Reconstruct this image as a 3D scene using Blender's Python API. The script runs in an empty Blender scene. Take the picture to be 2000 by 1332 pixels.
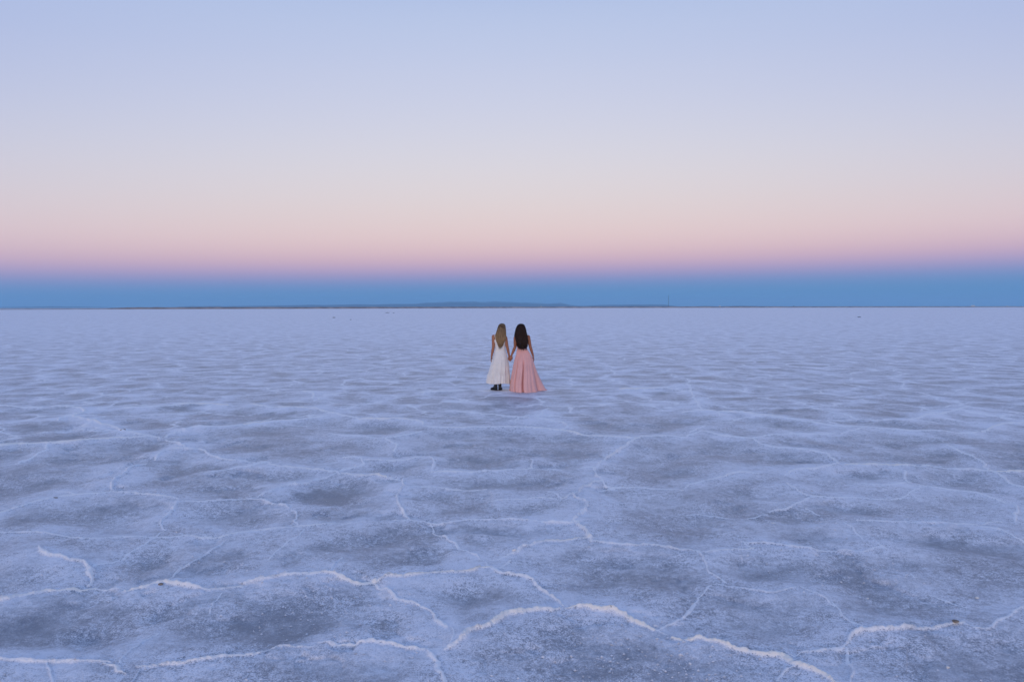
import bpy, bmesh, math, random
import numpy as np
from mathutils import Vector, Matrix, Quaternion

random.seed(4)
C = bpy.context.scene.collection
PI = math.pi
R = math.radians

# ------------------------------------------------------------------ camera
F = 1444.0                    # focal length in photo pixels (26 mm on a 36 mm wide sensor)
CAM_H = 2.08
cam_data = bpy.data.cameras.new('camera')
cam_data.sensor_width = 36
cam_data.lens = 26
cam_data.clip_start = 0.05
cam_data.clip_end = 90000
cam = bpy.data.objects.new('camera', cam_data)
C.objects.link(cam)
CAM_M = Matrix.Rotation(R(90 - 2.6), 3, 'X') @ Matrix.Rotation(R(-0.086), 3, 'Z')
cam.matrix_world = Matrix.Translation((0, 0, CAM_H)) @ CAM_M.to_4x4()
bpy.context.scene.camera = cam

# ------------------------------------------------------------------ sky: clear sky just after sunset, sun behind the camera
def lin(c):
    out = []
    for v in c:
        v /= 255.0
        out.append(v / 12.92 if v <= 0.04045 else ((v + 0.055) / 1.055) ** 2.4)
    return (*out, 1.0)

world = bpy.data.worlds.new('World')
bpy.context.scene.world = world
world.use_nodes = True
wn, wl = world.node_tree.nodes, world.node_tree.links
wn.clear()
w_out = wn.new('ShaderNodeOutputWorld')
w_bg = wn.new('ShaderNodeBackground')
w_tc = wn.new('ShaderNodeTexCoord')

def wmath(op, a, b=None, c=None):
    n = wn.new('ShaderNodeMath'); n.operation = op
    for i, v in enumerate((a, b, c)):
        if v is None: continue
        if isinstance(v, (int, float)): n.inputs[i].default_value = v
        else: wl.new(v, n.inputs[i])
    return n.outputs[0]

def ramp(nodes, stops, interp='LINEAR'):
    n = nodes.new('ShaderNodeValToRGB')
    cr = n.color_ramp; cr.interpolation = interp
    while len(cr.elements) > 1: cr.elements.remove(cr.elements[-1])
    cr.elements[0].position = stops[0][0]; cr.elements[0].color = stops[0][1]
    for p, c in stops[1:]:
        e = cr.elements.new(p); e.color = c
    return n

sep = wn.new('ShaderNodeSeparateXYZ')
# the earth's shadow stands a little higher to the right: measure elevation from a plane tilted by half a degree
tilt = wn.new('ShaderNodeVectorRotate'); tilt.rotation_type = 'Y_AXIS'; tilt.inputs['Angle'].default_value = R(0.62)
wl.new(w_tc.outputs['Generated'], tilt.inputs['Vector'])
wl.new(tilt.outputs[0], sep.inputs[0])
elev = wmath('ARCSINE', sep.outputs['Z'])
pos = wmath('POWER', wmath('MAXIMUM', wmath('DIVIDE', elev, PI / 2), 0.0), 0.5)

def ev(y):                    # photo row -> ramp position at the centre column
    e = math.degrees(math.atan((666 - y) / F)) - 2.6
    return math.sqrt(max(e, 0) / 90)
sky_rows = [(600, (90, 140, 190)), (580, (95, 143, 193)), (570, (101, 144, 193)), (560, (115, 146, 195)),
            (550, (136, 149, 196)), (539, (162, 154, 196)), (526, (191, 165, 196)), (511, (214, 179, 194)),
            (492, (228, 194, 197)), (465, (235, 207, 204)), (430, (233, 213, 210)), (385, (229, 217, 217)),
            (320, (222, 218, 225)), (240, (211, 213, 230)), (150, (200, 207, 232)), (70, (190, 202, 232)), (0, (183, 198, 231))]
stops = [(ev(y), lin(c)) for y, c in sky_rows]
stops[0] = (0.0, stops[0][1])
stops += [(math.sqrt(32 / 90), lin((160, 181, 228))), (math.sqrt(50 / 90), lin((122, 158, 220))), (1.0, lin((98, 144, 216)))]
sky_ramp = ramp(wn, stops, 'B_SPLINE')
wl.new(pos, sky_ramp.inputs[0])
# sunset side (behind the camera): warm afterglow low down
glow_ramp = ramp(wn, [(0.0, lin((250, 170, 110))), (0.2, lin((255, 205, 165))), (0.36, lin((228, 220, 222))),
                      (0.5, lin((176, 196, 234))), (0.75, lin((122, 158, 220))), (1.0, lin((98, 144, 216)))])
wl.new(pos, glow_ramp.inputs[0])
sep0 = wn.new('ShaderNodeSeparateXYZ'); wl.new(w_tc.outputs['Generated'], sep0.inputs[0])
mr = wn.new('ShaderNodeMapRange'); mr.interpolation_type = 'SMOOTHSTEP'
wl.new(sep0.outputs['Y'], mr.inputs['Value'])
mr.inputs['From Min'].default_value = 0.35; mr.inputs['From Max'].default_value = -0.8
sky_mix = wn.new('ShaderNodeMix'); sky_mix.data_type = 'RGBA'
wl.new(mr.outputs[0], sky_mix.inputs[0])
wl.new(sky_ramp.outputs[0], sky_mix.inputs[6]); wl.new(glow_ramp.outputs[0], sky_mix.inputs[7])
side_f = wmath('MULTIPLY', wmath('POWER', wmath('ABSOLUTE', sep0.outputs['X']), 2.0), wmath('MINIMUM', wmath('MULTIPLY', wmath('MAXIMUM', elev, 0.0), 3.2), 1.0))
side_mix = wn.new('ShaderNodeMix'); side_mix.data_type = 'RGBA'
wl.new(wmath('MULTIPLY', side_f, 1.15), side_mix.inputs[0])
wl.new(sky_mix.outputs[2], side_mix.inputs[6]); side_mix.inputs[7].default_value = lin((140, 164, 220))
wl.new(side_mix.outputs[2], w_bg.inputs['Color'])
w_bg.inputs['Strength'].default_value = 1.0
wl.new(w_bg.outputs[0], w_out.inputs['Surface'])

# ------------------------------------------------------------------ afterglow of the sun just below the horizon behind the camera
SUN = bpy.data.lights.new('sun', 'SUN')
SUN.energy = 0.95
SUN.angle = R(24)
SUN.color = (1.0, 0.80, 0.64)
sun = bpy.data.objects.new('sun', SUN); C.objects.link(sun)
sun.rotation_euler = Vector((0.22, 1.0, -0.24)).to_track_quat('-Z', 'Y').to_euler()
sun.location = (0, -20, 12)

vs = bpy.context.scene.view_settings
vs.view_transform = 'Standard'
try: vs.look = 'None'
except Exception: pass
vs.exposure = 0.0
vs.gamma = 1.0
vs.use_curve_mapping = False
bpy.context.scene.cycles.use_denoising = True
bpy.context.scene.cycles.volume_bounces = 3

# ------------------------------------------------------------------ helpers
def ray(px, py):
    return CAM_M @ Vector(((px - 1000) / F, (666 - py) / F, -1.0))

def gpt(px, py):              # where the photo's pixel lies on the flat
    d = ray(px, py)
    t = CAM_H / -d.z
    return (d.x * t, d.y * t)

class Mat:
    def __init__(s, name):
        s.m = bpy.data.materials.new(name); s.m.use_nodes = True
        s.n = s.m.node_tree.nodes; s.l = s.m.node_tree.links
        s.b = s.n['Principled BSDF']
    def node(s, t, **kw):
        n = s.n.new(t)
        for k, v in kw.items(): setattr(n, k, v)
        return n
    def put(s, sock, v):
        if isinstance(v, (int, float, tuple)): sock.default_value = v
        else: s.l.new(v, sock)
    def math(s, op, a, b=None, c=None, clamp=False):
        n = s.n.new('ShaderNodeMath'); n.operation = op; n.use_clamp = clamp
        for i, v in enumerate((a, b, c)):
            if v is not None: s.put(n.inputs[i], v)
        return n.outputs[0]
    def mix(s, f, a, b):
        n = s.n.new('ShaderNodeMix'); n.data_type = 'RGBA'
        s.put(n.inputs[0], f); s.put(n.inputs[6], a); s.put(n.inputs[7], b)
        return n.outputs[2]
    def noise(s, vec, scale, detail=2, rough=0.5, dist=0.0):
        n = s.n.new('ShaderNodeTexNoise'); n.inputs['Scale'].default_value = scale
        n.inputs['Detail'].default_value = detail; n.inputs['Roughness'].default_value = rough
        n.inputs['Distortion'].default_value = dist
        if vec is not None: s.l.new(vec, n.inputs['Vector'])
        return n
    def smooth(s, v, a, b, lo=0.0, hi=1.0):
        n = s.n.new('ShaderNodeMapRange'); n.interpolation_type = 'SMOOTHSTEP'
        s.put(n.inputs['Value'], v)
        n.inputs['From Min'].default_value = a; n.inputs['From Max'].default_value = b
        n.inputs['To Min'].default_value = lo; n.inputs['To Max'].default_value = hi
        return n.outputs[0]

def simple_mat(name, col, rough=0.7, var=0.15, scale=20, bump=0.0, spec=0.3, stretch=None):
    M = Mat(name)
    tc = M.node('ShaderNodeTexCoord').outputs['Object']
    if stretch:
        mp = M.node('ShaderNodeMapping'); mp.inputs['Scale'].default_value = stretch
        M.l.new(tc, mp.inputs['Vector']); tc = mp.outputs[0]
    nz = M.noise(tc, scale, 4, 0.6).outputs[0]
    dark = tuple(c * (1 - var) for c in col[:3]) + (1,)
    lite = tuple(min(1, c * (1 + var)) for c in col[:3]) + (1,)
    M.put(M.b.inputs['Base Color'], M.mix(M.smooth(nz, 0.3, 0.7), dark, lite))
    M.b.inputs['Roughness'].default_value = rough
    M.b.inputs['Specular IOR Level'].default_value = spec
    if bump:
        bp = M.node('ShaderNodeBump'); bp.inputs['Strength'].default_value = bump; bp.inputs['Distance'].default_value = 0.01
        M.l.new(nz, bp.inputs['Height']); M.l.new(bp.outputs[0], M.b.inputs['Normal'])
    return M.m

def link_mesh(name, me, mat=None, parent=None, smooth=True):
    o = bpy.data.objects.new(name, me); C.objects.link(o)
    if mat: me.materials.append(mat)
    if smooth: me.polygons.foreach_set('use_smooth', [True] * len(me.polygons))
    if parent: o.parent = parent
    return o

def obj(name, bm, mat, parent=None, smooth=True):
    me = bpy.data.meshes.new(name)
    bmesh.ops.recalc_face_normals(bm, faces=bm.faces)
    bm.to_mesh(me); bm.free()
    return link_mesh(name, me, mat, parent, smooth)

def tag(o, label=None, cat=None, group=None, kind=None):
    if label: o['label'] = label
    if cat: o['category'] = cat
    if group: o['group'] = group
    if kind: o['kind'] = kind
    return o

def empty(name, loc, rz=0):
    o = bpy.data.objects.new(name, None); C.objects.link(o)
    o.location = loc; o.rotation_euler = (0, 0, rz); o.empty_display_size = 0.2
    return o

# value noise on numpy arrays
def _h(ix, iy, s):
    n = (ix.astype(np.int64) * 374761393 + iy.astype(np.int64) * 668265263 + s * 974634777) & 0xffffffff
    n = ((n ^ (n >> 13)) * 1274126177) & 0xffffffff
    n = n ^ (n >> 16)
    return (n & 0xffff) / 65535.0

def vnoise(x, y, s=0):
    ix, iy = np.floor(x), np.floor(y)
    fx, fy = x - ix, y - iy
    fx = fx * fx * (3 - 2 * fx); fy = fy * fy * (3 - 2 * fy)
    ix = ix.astype(np.int64); iy = iy.astype(np.int64)
    a = _h(ix, iy, s); b = _h(ix + 1, iy, s); c = _h(ix, iy + 1, s); d = _h(ix + 1, iy + 1, s)
    return (a * (1 - fx) + b * fx) * (1 - fy) + (c * (1 - fx) + d * fx) * fy - 0.5

def fbm(x, y, oct=3, s=0):
    v = 0; a = 1.0
    for i in range(oct):
        v = v + a * vnoise(x * 2 ** i + 17.3 * i, y * 2 ** i - 9.1 * i, s + i); a *= 0.5
    return v

# ------------------------------------------------------------------ the salt flat: pressure ridges followed one by one
# (half width m, height m, creamy 0..1, [photo points of the ridge]) - each is laid out on the ground at its true size
RIDGES = [
 (.050,.030,1.0,[(-60,1192),(0,1181),(40,1172),(75,1164),(120,1156),(160,1151),(190,1144)]),
 (.030,.014,.5,[(190,1144),(215,1150),(250,1150)]),
 (.046,.030,1.2,[(250,1150),(275,1146),(315,1142),(345,1146),(380,1152),(410,1153)]),
 (.030,.016,.5,[(410,1153),(430,1150),(470,1143)]),
 (.045,.026,.8,[(470,1143),(520,1137),(580,1130),(640,1127),(667,1133),(700,1139),(733,1139)]),
 (.040,.026,1.,[(733,1139),(760,1133),(800,1131),(850,1126),(900,1121),(935,1115),(957,1114)]),
 (.030,.016,.3,[(733,1139),(752,1155),(775,1168),(800,1176),(830,1190),(850,1208),(870,1226),(878,1233)]),
 (.036,.022,.5,[(970,1114),(985,1125),(1010,1131),(1040,1143),(1060,1157),(1080,1167),(1090,1180),(1098,1184)]),
 (.024,.010,.2,[(972,1113),(990,1104),(1000,1095)]),
 (.040,.026,.9,[(990,1085),(1010,1082),(1035,1075),(1050,1067),(1075,1061),(1100,1057),(1130,1055),(1150,1058)]),
 (.044,.030,.8,[(862,1269),(880,1264),(900,1256),(910,1245),(930,1238),(955,1229),(975,1215),(990,1207),(1020,1201),(1050,1196),(1080,1193),(1098,1187)]),
 (.044,.032,1.,[(1098,1187),(1130,1187),(1160,1192),(1200,1200),(1230,1211),(1260,1223),(1283,1229)]),
 (.050,.036,1.,[(1310,1240),(1335,1248),(1370,1257),(1400,1262),(1440,1273),(1480,1278),(1520,1283),(1545,1300),(1575,1312),(1605,1325),(1630,1345)]),
 (.016,.006,.2,[(1283,1229),(1300,1236),(1312,1240)]),
 (.030,.018,.4,[(1535,1279),(1580,1279),(1620,1271),(1650,1264)]),
 (.040,.030,.8,[(1650,1264),(1670,1246),(1700,1238),(1750,1240),(1790,1233),(1830,1228),(1885,1223)]),
 (.022,.010,.3,[(1885,1223),(1895,1231),(1925,1233),(1960,1217),(1985,1207),(2010,1185),(2060,1170)]),
 (.030,.016,.1,[(1653,1267),(1655,1290),(1662,1315),(1668,1345)]),
 (.020,.010,.1,[(1547,1302),(1525,1315),(1510,1330)]),
 (.028,.014,.1,[(1290,1225),(1333,1200),(1350,1185),(1375,1160),(1405,1145)]),
 (.030,.014,.3,[(1155,1062),(1200,1068),(1240,1069),(1275,1070),(1310,1076),(1333,1079),(1360,1083),(1366,1084)]),
 (.032,.016,.2,[(1366,1084),(1374,1102),(1387,1118),(1406,1129),(1420,1138)]),
 (.026,.012,.6,[(1366,1083),(1400,1081),(1440,1077),(1470,1073)]),
 (.030,.016,.4,[(1450,1060),(1490,1066),(1530,1071),(1580,1075),(1630,1076),(1680,1081),(1722,1074)]),
 (.026,.012,.0,[(1723,1074),(1712,1062),(1708,1057)]),
 (.024,.010,.0,[(1690,1055),(1670,1040),(1650,1025)]),
 (.022,.010,.5,[(1670,1020),(1740,1022),(1810,1023),(1870,1025),(1910,1027)]),
 (.024,.010,.2,[(1910,1027),(1960,1042),(2000,1057),(2060,1075)]),
 (.020,.010,.5,[(1912,1027),(1930,1020),(1955,1016)]),
 (.030,.014,.0,[(1976,982),(1991,995),(1981,1004),(1985,1018)]),
 (.022,.012,.2,[(1536,945),(1566,967),(1590,972),(1686,974),(1733,975)]),
 (.022,.012,.1,[(1590,972),(1540,992),(1500,1000)]),
 (.050,.028,.3,[(1240,860),(1228,870),(1213,878),(1195,888),(1180,898)]),
 (.034,.018,.2,[(1180,898),(1165,912),(1168,930),(1172,938)]),
 (.036,.020,.5,[(1172,938),(1150,948),(1128,960),(1112,970),(1097,977)]),
 (.040,.024,.3,[(1124,964),(1123,975),(1140,982),(1142,997),(1130,1010),(1120,1022)]),
 (.050,.028,.4,[(1120,1022),(1130,1030),(1145,1040),(1152,1052),(1160,1062)]),
 (.020,.010,.2,[(667,1027),(690,1020),(710,1019),(760,1016),(800,1015)]),
 (.022,.012,.4,[(800,1015),(837,1021),(900,1017),(960,1016),(1027,1017),(1117,1023)]),
 (.032,.018,.3,[(787,939),(790,950),(775,969),(782,992),(802,1010),(803,1015)]),
 (.032,.018,.2,[(837,1021),(845,1037),(867,1049),(905,1068),(925,1083),(945,1097)]),
 (.016,.007,.2,[(790,951),(850,953),(950,954)]),
 (.022,.012,.3,[(950,980),(1020,977),(1097,978)]),
 (.020,.010,.5,[(1167,952),(1200,951),(1290,953),(1333,956)]),
 (.018,.008,.1,[(1172,938),(1185,946),(1215,951)]),
 (.030,.016,.6,[(-60,1018),(0,1002),(50,987),(100,974)]),
 (.026,.014,.3,[(100,974),(133,967),(180,964),(217,960)]),
 (.020,.008,.1,[(107,957),(145,965)]),
 (.030,.016,.4,[(217,960),(280,965),(320,970),(343,975)]),
 (.024,.014,.2,[(348,980),(400,979),(480,974),(540,980),(567,993)]),
 (.030,.016,.0,[(345,980),(338,990),(343,997),(325,1013),(313,1023)]),
 (.018,.007,.0,[(323,1037),(285,1062),(240,1089)]),
 (.034,.018,.1,[(217,955),(218,946),(225,937),(245,922),(260,910),(285,903)]),
 (.024,.012,.2,[(-40,1041),(0,1041),(60,1040),(100,1044),(140,1052),(170,1057),(210,1054)]),
 (.036,.020,.6,[(73,1073),(90,1090),(115,1097),(150,1103),(170,1108),(177,1130),(180,1143)]),
 (.024,.010,.0,[(443,1057),(420,1075),(385,1093),(350,1110),(328,1125)]),
 (.024,.012,.4,[(365,1048),(420,1047),(470,1038),(520,1032),(580,1028),(667,1025)]),
 (.020,.008,.0,[(590,1033),(570,1055),(540,1080),(520,1093)]),
 (.024,.012,.0,[(665,1095),(655,1112),(645,1124)]),
 (.030,.016,.3,[(-60,1296),(0,1300),(60,1302),(110,1303),(180,1300),(215,1298)]),
 (.036,.022,.8,[(215,1298),(235,1303),(245,1312),(262,1318)]),
 (.026,.014,.1,[(264,1318),(258,1345)]),
 (.022,.010,.0,[(235,1300),(237,1288),(255,1273),(280,1255),(300,1243)]),
 (.034,.020,.6,[(268,1311),(330,1308),(380,1302),(430,1290),(490,1282),(530,1269),(560,1264),(620,1262)]),
 (.034,.018,.4,[(620,1262),(667,1261),(740,1257),(800,1263),(836,1267)]),
 (.036,.022,.2,[(836,1267),(850,1285),(860,1305),(863,1345)]),
 (.016,.006,.1,[(836,1268),(862,1269)]),
 (.022,.010,.1,[(425,1160),(415,1185),(412,1197)]),
 (.022,.010,.0,[(92,1308),(86,1345)]),
 (.040,.022,1.,[(-60,874),(0,872),(60,868),(110,867),(160,864),(220,857),(285,853),(315,852)]),
 (.034,.020,.8,[(315,852),(350,843),(380,838),(415,836)]),
 (.034,.018,.5,[(100,796),(150,798),(165,805),(145,813),(170,820),(200,829),(232,835),(245,843),(290,850),(310,856)]),
 (.038,.018,.1,[(325,858),(350,866),(362,877)]),
 (.028,.014,.3,[(330,877),(362,878),(395,878),(415,892),(450,900),(490,903)]),
 (.028,.012,.0,[(330,878),(315,886),(306,895)]),
 (.030,.016,.4,[(528,905),(533,912),(600,917),(653,920),(665,925)]),
 (.026,.014,.2,[(653,924),(600,942),(550,953),(500,972)]),
 (.034,.020,1.,[(667,925),(720,930),(757,934)]),
 (.030,.016,1.,[(350,792),(410,791),(445,793)]),
 (.030,.016,.9,[(488,792),(530,796),(610,796)]),
 (.034,.018,.5,[(610,796),(650,808),(670,812),(700,820)]),
 (.028,.016,.7,[(480,827),(560,822),(640,812)]),
 (.034,.018,.6,[(700,820),(770,820),(820,825),(827,830)]),
 (.028,.014,.6,[(835,833),(880,837),(950,836),(1020,836),(1100,843)]),
 (.034,.018,.6,[(1100,843),(1150,851),(1220,859),(1240,860)]),
 (.028,.016,.5,[(1240,860),(1285,855),(1340,855)]),
 (.034,.016,.2,[(1045,815),(1090,825),(1108,831),(1106,839),(1098,843)]),
 (.028,.012,.0,[(1075,798),(1060,806),(1045,813)]),
 (.026,.012,.2,[(825,840),(800,850),(765,856)]),
 (.028,.014,.0,[(750,857),(775,870),(770,882)]),
 (.030,.014,.0,[(835,892),(844,902),(846,920)]),
 (.026,.014,.5,[(846,924),(880,926),(950,925),(1000,918),(1040,913)]),
 (.028,.014,.0,[(1040,913),(1042,905),(1035,898)]),
 (.024,.012,.2,[(1045,914),(1110,915),(1162,912)]),
 (.028,.014,.2,[(667,895),(705,898),(712,905),(690,912),(667,915),(640,921)]),
 (.024,.012,.3,[(712,901),(770,900),(832,893)]),
 (.028,.014,.5,[(1333,807),(1370,805),(1400,806)]),
 (.036,.022,1.,[(1400,806),(1440,808),(1480,812),(1530,815)]),
 (.034,.016,.1,[(1340,750),(1347,758),(1360,786),(1373,802)]),
 (.028,.012,.0,[(1400,805),(1407,815)]),
 (.024,.010,.4,[(1380,832),(1362,839),(1346,845)]),
 (.024,.012,.2,[(1370,843),(1420,853),(1470,857)]),
 (.028,.014,.2,[(1470,857),(1500,871),(1550,877),(1610,885),(1637,904)]),
 (.022,.010,.1,[(1470,857),(1520,848),(1630,845)]),
 (.036,.022,1.,[(1650,908),(1700,909),(1780,910),(1822,910)]),
 (.026,.014,.2,[(1640,907),(1590,915),(1555,917),(1535,928)]),
 (.026,.014,.3,[(1333,950),(1380,938),(1430,925),(1480,923)]),
 (.028,.014,.2,[(1850,872),(1880,886),(1915,902),(1933,917),(1960,931),(2000,950),(2050,968)]),
 (.034,.020,1.,[(1953,920),(2000,922),(2060,925)]),
 (.024,.012,.1,[(1645,845),(1665,840),(1695,833)]),
 (.022,.010,.2,[(1580,823),(1650,830),(1700,833),(1770,843),(1850,846),(1920,845)]),
 (.026,.014,.4,[(1920,845),(1955,831),(2000,827),(2050,822)]),
 (.026,.012,.3,[(1775,822),(1820,812),(1860,805),(1890,793)]),
 (.024,.012,.0,[(1770,918),(1770,932),(1780,942)]),
 (.020,.010,.1,[(1780,942),(1720,950),(1680,947)]),
 (.024,.012,.2,[(1800,948),(1840,954),(1900,962),(1975,982)]),
 (.018,.008,.0,[(1575,992),(1590,1000),(1602,1008)]),
 (.022,.010,.0,[(1560,1150),(1600,1170),(1630,1188)]),
 (.026,.014,.1,[(1630,1186),(1650,1208),(1672,1226),(1695,1237)]),
 (.018,.008,.0,[(1770,1122),(1787,1134)]),
 (.016,.006,.0,[(1815,1165),(1850,1178),(1885,1192)]),
 (.036,.020,1.,[(1212,761),(1260,760),(1312,760)]),
 (.028,.012,.7,[(935,763),(990,763)]),
 (.026,.012,.5,[(820,768),(880,765),(905,762)]),
 (.028,.012,.3,[(590,765),(612,770),(612,780)]),
 (.026,.012,.4,[(0,792),(40,797),(80,798)]),
 (.026,.012,.1,[(165,806),(130,813),(110,822)]),
 (.026,.012,.1,[(520,905),(480,912),(400,925)]),
 (.020,.008,.1,[(878,1233),(882,1248),(875,1262)]),(.018,.008,.2,[(945,1097),(952,1106),(962,1114),(972,1113)]),(.020,.008,.2,[(1822,910),(1860,914),(1910,916),(1953,920)]),
 (.020,.010,.1,[(1406,1140),(1430,1150),(1470,1158),(1510,1163),(1560,1152)]),(.018,.008,.0,[(567,993),(580,1005),(578,1028)]),(.020,.008,.0,[(645,1124),(640,1128)]),
 (.020,.008,.1,[(1473,1073),(1460,1066),(1450,1060)]),(.020,.010,.1,[(1097,977),(1085,968),(1070,960)]),(.020,.010,.1,[(757,934),(775,935),(787,939)]),
 (.020,.009,.1,[(765,856),(740,857),(700,852),(667,850),(640,845)]),(.020,.009,.2,[(490,903),(528,905)]),(.020,.009,.2,[(415,836),(450,833),(480,827)]),
 (.020,.009,.1,[(1530,815),(1560,820),(1580,823)]),(.020,.009,.1,[(1340,855),(1370,843)]),(.020,.009,.1,[(1340,1000),(1400,1003),(1450,1010),(1500,1004)]),
 (.018,.008,.1,[(880,800),(950,806),(1010,812),(1045,815)]),(.018,.008,.1,[(240,798),(300,796),(350,792)]),(.018,.008,.0,[(313,1023),(320,1030),(323,1037)]),
 (.018,.008,.0,[(1733,975),(1770,968),(1800,948)]),(.018,.008,.1,[(950,1095),(990,1085)]),(.018,.008,.0,[(100,867),(90,880),(60,893),(30,905)]),
 (.018,.008,.0,[(240,1089),(210,1100),(180,1108)]),(.018,.008,.0,[(328,1125),(318,1135),(310,1142)]),(.018,.008,.0,[(210,1054),(240,1050),(300,1052),(365,1048)]),
]
# broad damp (positive) and frosted (negative) patches: photo x, y, half width, half height, strength
PATCHES = [
 (200,1000,75,28,1),(450,1003,85,16,1),(635,962,34,15,1),(440,1066,60,14,.8),(270,1100,60,18,.7),(450,1092,60,14,.5),(77,1128,60,18,.5),
 (217,1182,90,20,.6),(533,1178,100,24,1),(633,1185,60,20,.8),(233,1242,60,16,.8),(83,1236,90,24,.8),(450,1232,110,22,.9),(583,1228,80,20,.8),
 (410,1022,40,10,-1),(157,1219,36,8,-1),(127,1029,45,8,-.8),(717,962,50,15,1),(777,1032,32,12,1),(750,1058,70,20,.9),(830,1085,32,13,.9),
 (850,965,60,10,.9),(1027,999,32,12,1),(967,1032,90,9,1),(957,1062,60,10,.7),(1013,945,65,9,.9),(1187,1128,70,18,.9),(1167,1089,70,12,.6),
 (1297,1099,45,18,.8),(900,1165,90,22,.9),(710,1194,60,26,1),(1080,1230,40,15,1),(1110,1250,45,18,.9),(1217,1262,60,28,1),(767,1294,70,22,.9),
 (1150,1302,90,20,.7),(1317,992,50,12,.9),(850,1005,50,10,.7),(784,1072,40,9,-1),(940,1045,35,5,-1),(1254,984,38,7,-1),(1187,974,22,5,-1),
 (1260,1042,70,8,-.9),(980,964,32,5,-.8),(867,955,60,6,-.6),(1433,1002,110,11,1.1),(1533,1015,60,9,1.2),(1616,1048,70,9,1.),(1500,1112,90,16,1),
 (1616,1132,80,11,1.2),(1716,1158,80,12,1.1),(1783,1105,70,15,.9),(1766,1048,80,8,1.),(1900,1065,100,12,1.),(1966,1078,60,10,1),(1533,1215,110,25,1),
 (1450,1298,70,18,1),(1383,1022,45,9,.9),(1633,995,65,9,1),(1966,939,55,11,1),(1900,1278,110,28,.8),(1985,1315,60,24,1),(1483,952,40,7,-1),
 (1816,972,34,6,-.9),(1433,1032,45,13,-.9),(1733,1139,60,11,-1),(1833,1079,50,8,-.8),(1490,1199,34,8,-.8),(1706,952,60,8,-.8),
 (77,803,60,6,.9),(300,833,80,7,.9),(100,847,100,7,.9),(267,873,65,8,.9),(317,868,22,5,1.),(360,897,70,12,.9),(383,910,60,8,.9),(450,877,65,8,.8),
 (567,883,65,9,.8),(150,897,70,6,.8),(33,893,40,8,.6),(40,947,70,9,1.),(450,957,80,9,.8),(633,960,50,12,.8),(567,810,70,6,.8),(583,930,60,8,.7),
 (67,810,25,3,-1),(517,883,30,8,-.8),(200,910,40,6,-.7),(767,833,45,9,1),(884,853,45,7,.9),(1134,857,70,7,1),(950,897,75,11,1),(784,910,65,9,1),
 (934,950,95,8,.8),(1050,953,60,9,.9),(1117,883,55,8,.9),(1234,897,55,10,.8),(1200,837,60,7,.9),(684,947,55,13,1),(950,810,70,6,.8),(1284,830,60,7,.8),
 (817,877,34,7,.8),(1100,923,65,7,.8),(1300,920,60,10,.8),(1433,800,55,5,1.1),(1616,828,55,4,.9),(1750,797,90,5,.8),(1833,860,90,6,1),(1816,887,90,9,.9),
 (1423,866,65,7,.9),(1550,890,95,7,.7),(1683,920,80,7,.8),(1866,940,95,11,.9),(1966,907,60,9,.8),(1866,827,65,5,.8),(1650,773,70,4,.8),
 (1426,903,32,7,-1),(1740,883,22,4,-1),(1610,833,11,2,-1.2),(1000,792,80,4,.5),(1400,770,80,4,.5),(600,775,80,4,.5),
]

# polar sheet: fine where the flat is seen large, coarse elsewhere, reaching to the horizon
rr = [0.6, 1.2, 1.8, 2.3, 2.7, 3.0]
while rr[-1] < 50: rr.append(rr[-1] + 0.58 * rr[-1] ** 2 / 1517)
while rr[-1] < 45000: rr.append(rr[-1] * 1.045)
rr = np.array(rr)
th = list(np.arange(-41.0, 41.0001, 0.058))
t = 41.0; step = 0.058; side = []
while t < 180:
    step = min(step * 1.25, 3.0); t += step; side.append(t)
side[-1] = 180.0
th = np.array([-a for a in side[:-1][::-1]] + th + side)     # -180 < th <= 180, 0 = straight ahead
NR, NT = len(rr), len(th)
tr = np.radians(th)
GX = rr[:, None] * np.sin(tr)[None, :]
GY = rr[:, None] * np.cos(tr)[None, :]
ridge = np.zeros((NR, NT), np.float32)
hgt = np.zeros((NR, NT), np.float32)
swell = np.zeros((NR, NT), np.float32)
cream = np.zeros((NR, NT), np.float32)
near = np.zeros((NR, NT), np.float32)

def box(x, y, rad):
    r = math.hypot(x, y); a = math.degrees(math.atan2(x, y))
    da = math.degrees(math.asin(min(0.9, rad / max(r, rad * 1.2))))
    return (slice(np.searchsorted(rr, r - rad), np.searchsorted(rr, r + rad) + 1),
            slice(np.searchsorted(th, a - da), np.searchsorted(th, a + da) + 1))

def catmull(pts, seg):
    P = [np.array(p, float) for p in pts]
    P = [2 * P[0] - P[1]] + P + [2 * P[-1] - P[-2]]
    out = []
    for i in range(1, len(P) - 2):
        n = max(2, int(np.linalg.norm(P[i + 1] - P[i]) / seg))
        for k in range(n):
            u = k / n
            out.append(0.5 * ((2 * P[i]) + (P[i + 1] - P[i - 1]) * u + (2 * P[i - 1] - 5 * P[i] + 4 * P[i + 1] - P[i + 2]) * u * u
                              + (3 * P[i] - P[i - 1] - 3 * P[i + 1] + P[i + 2]) * u ** 3))
    out.append(P[-2])
    return np.array(out)

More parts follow.
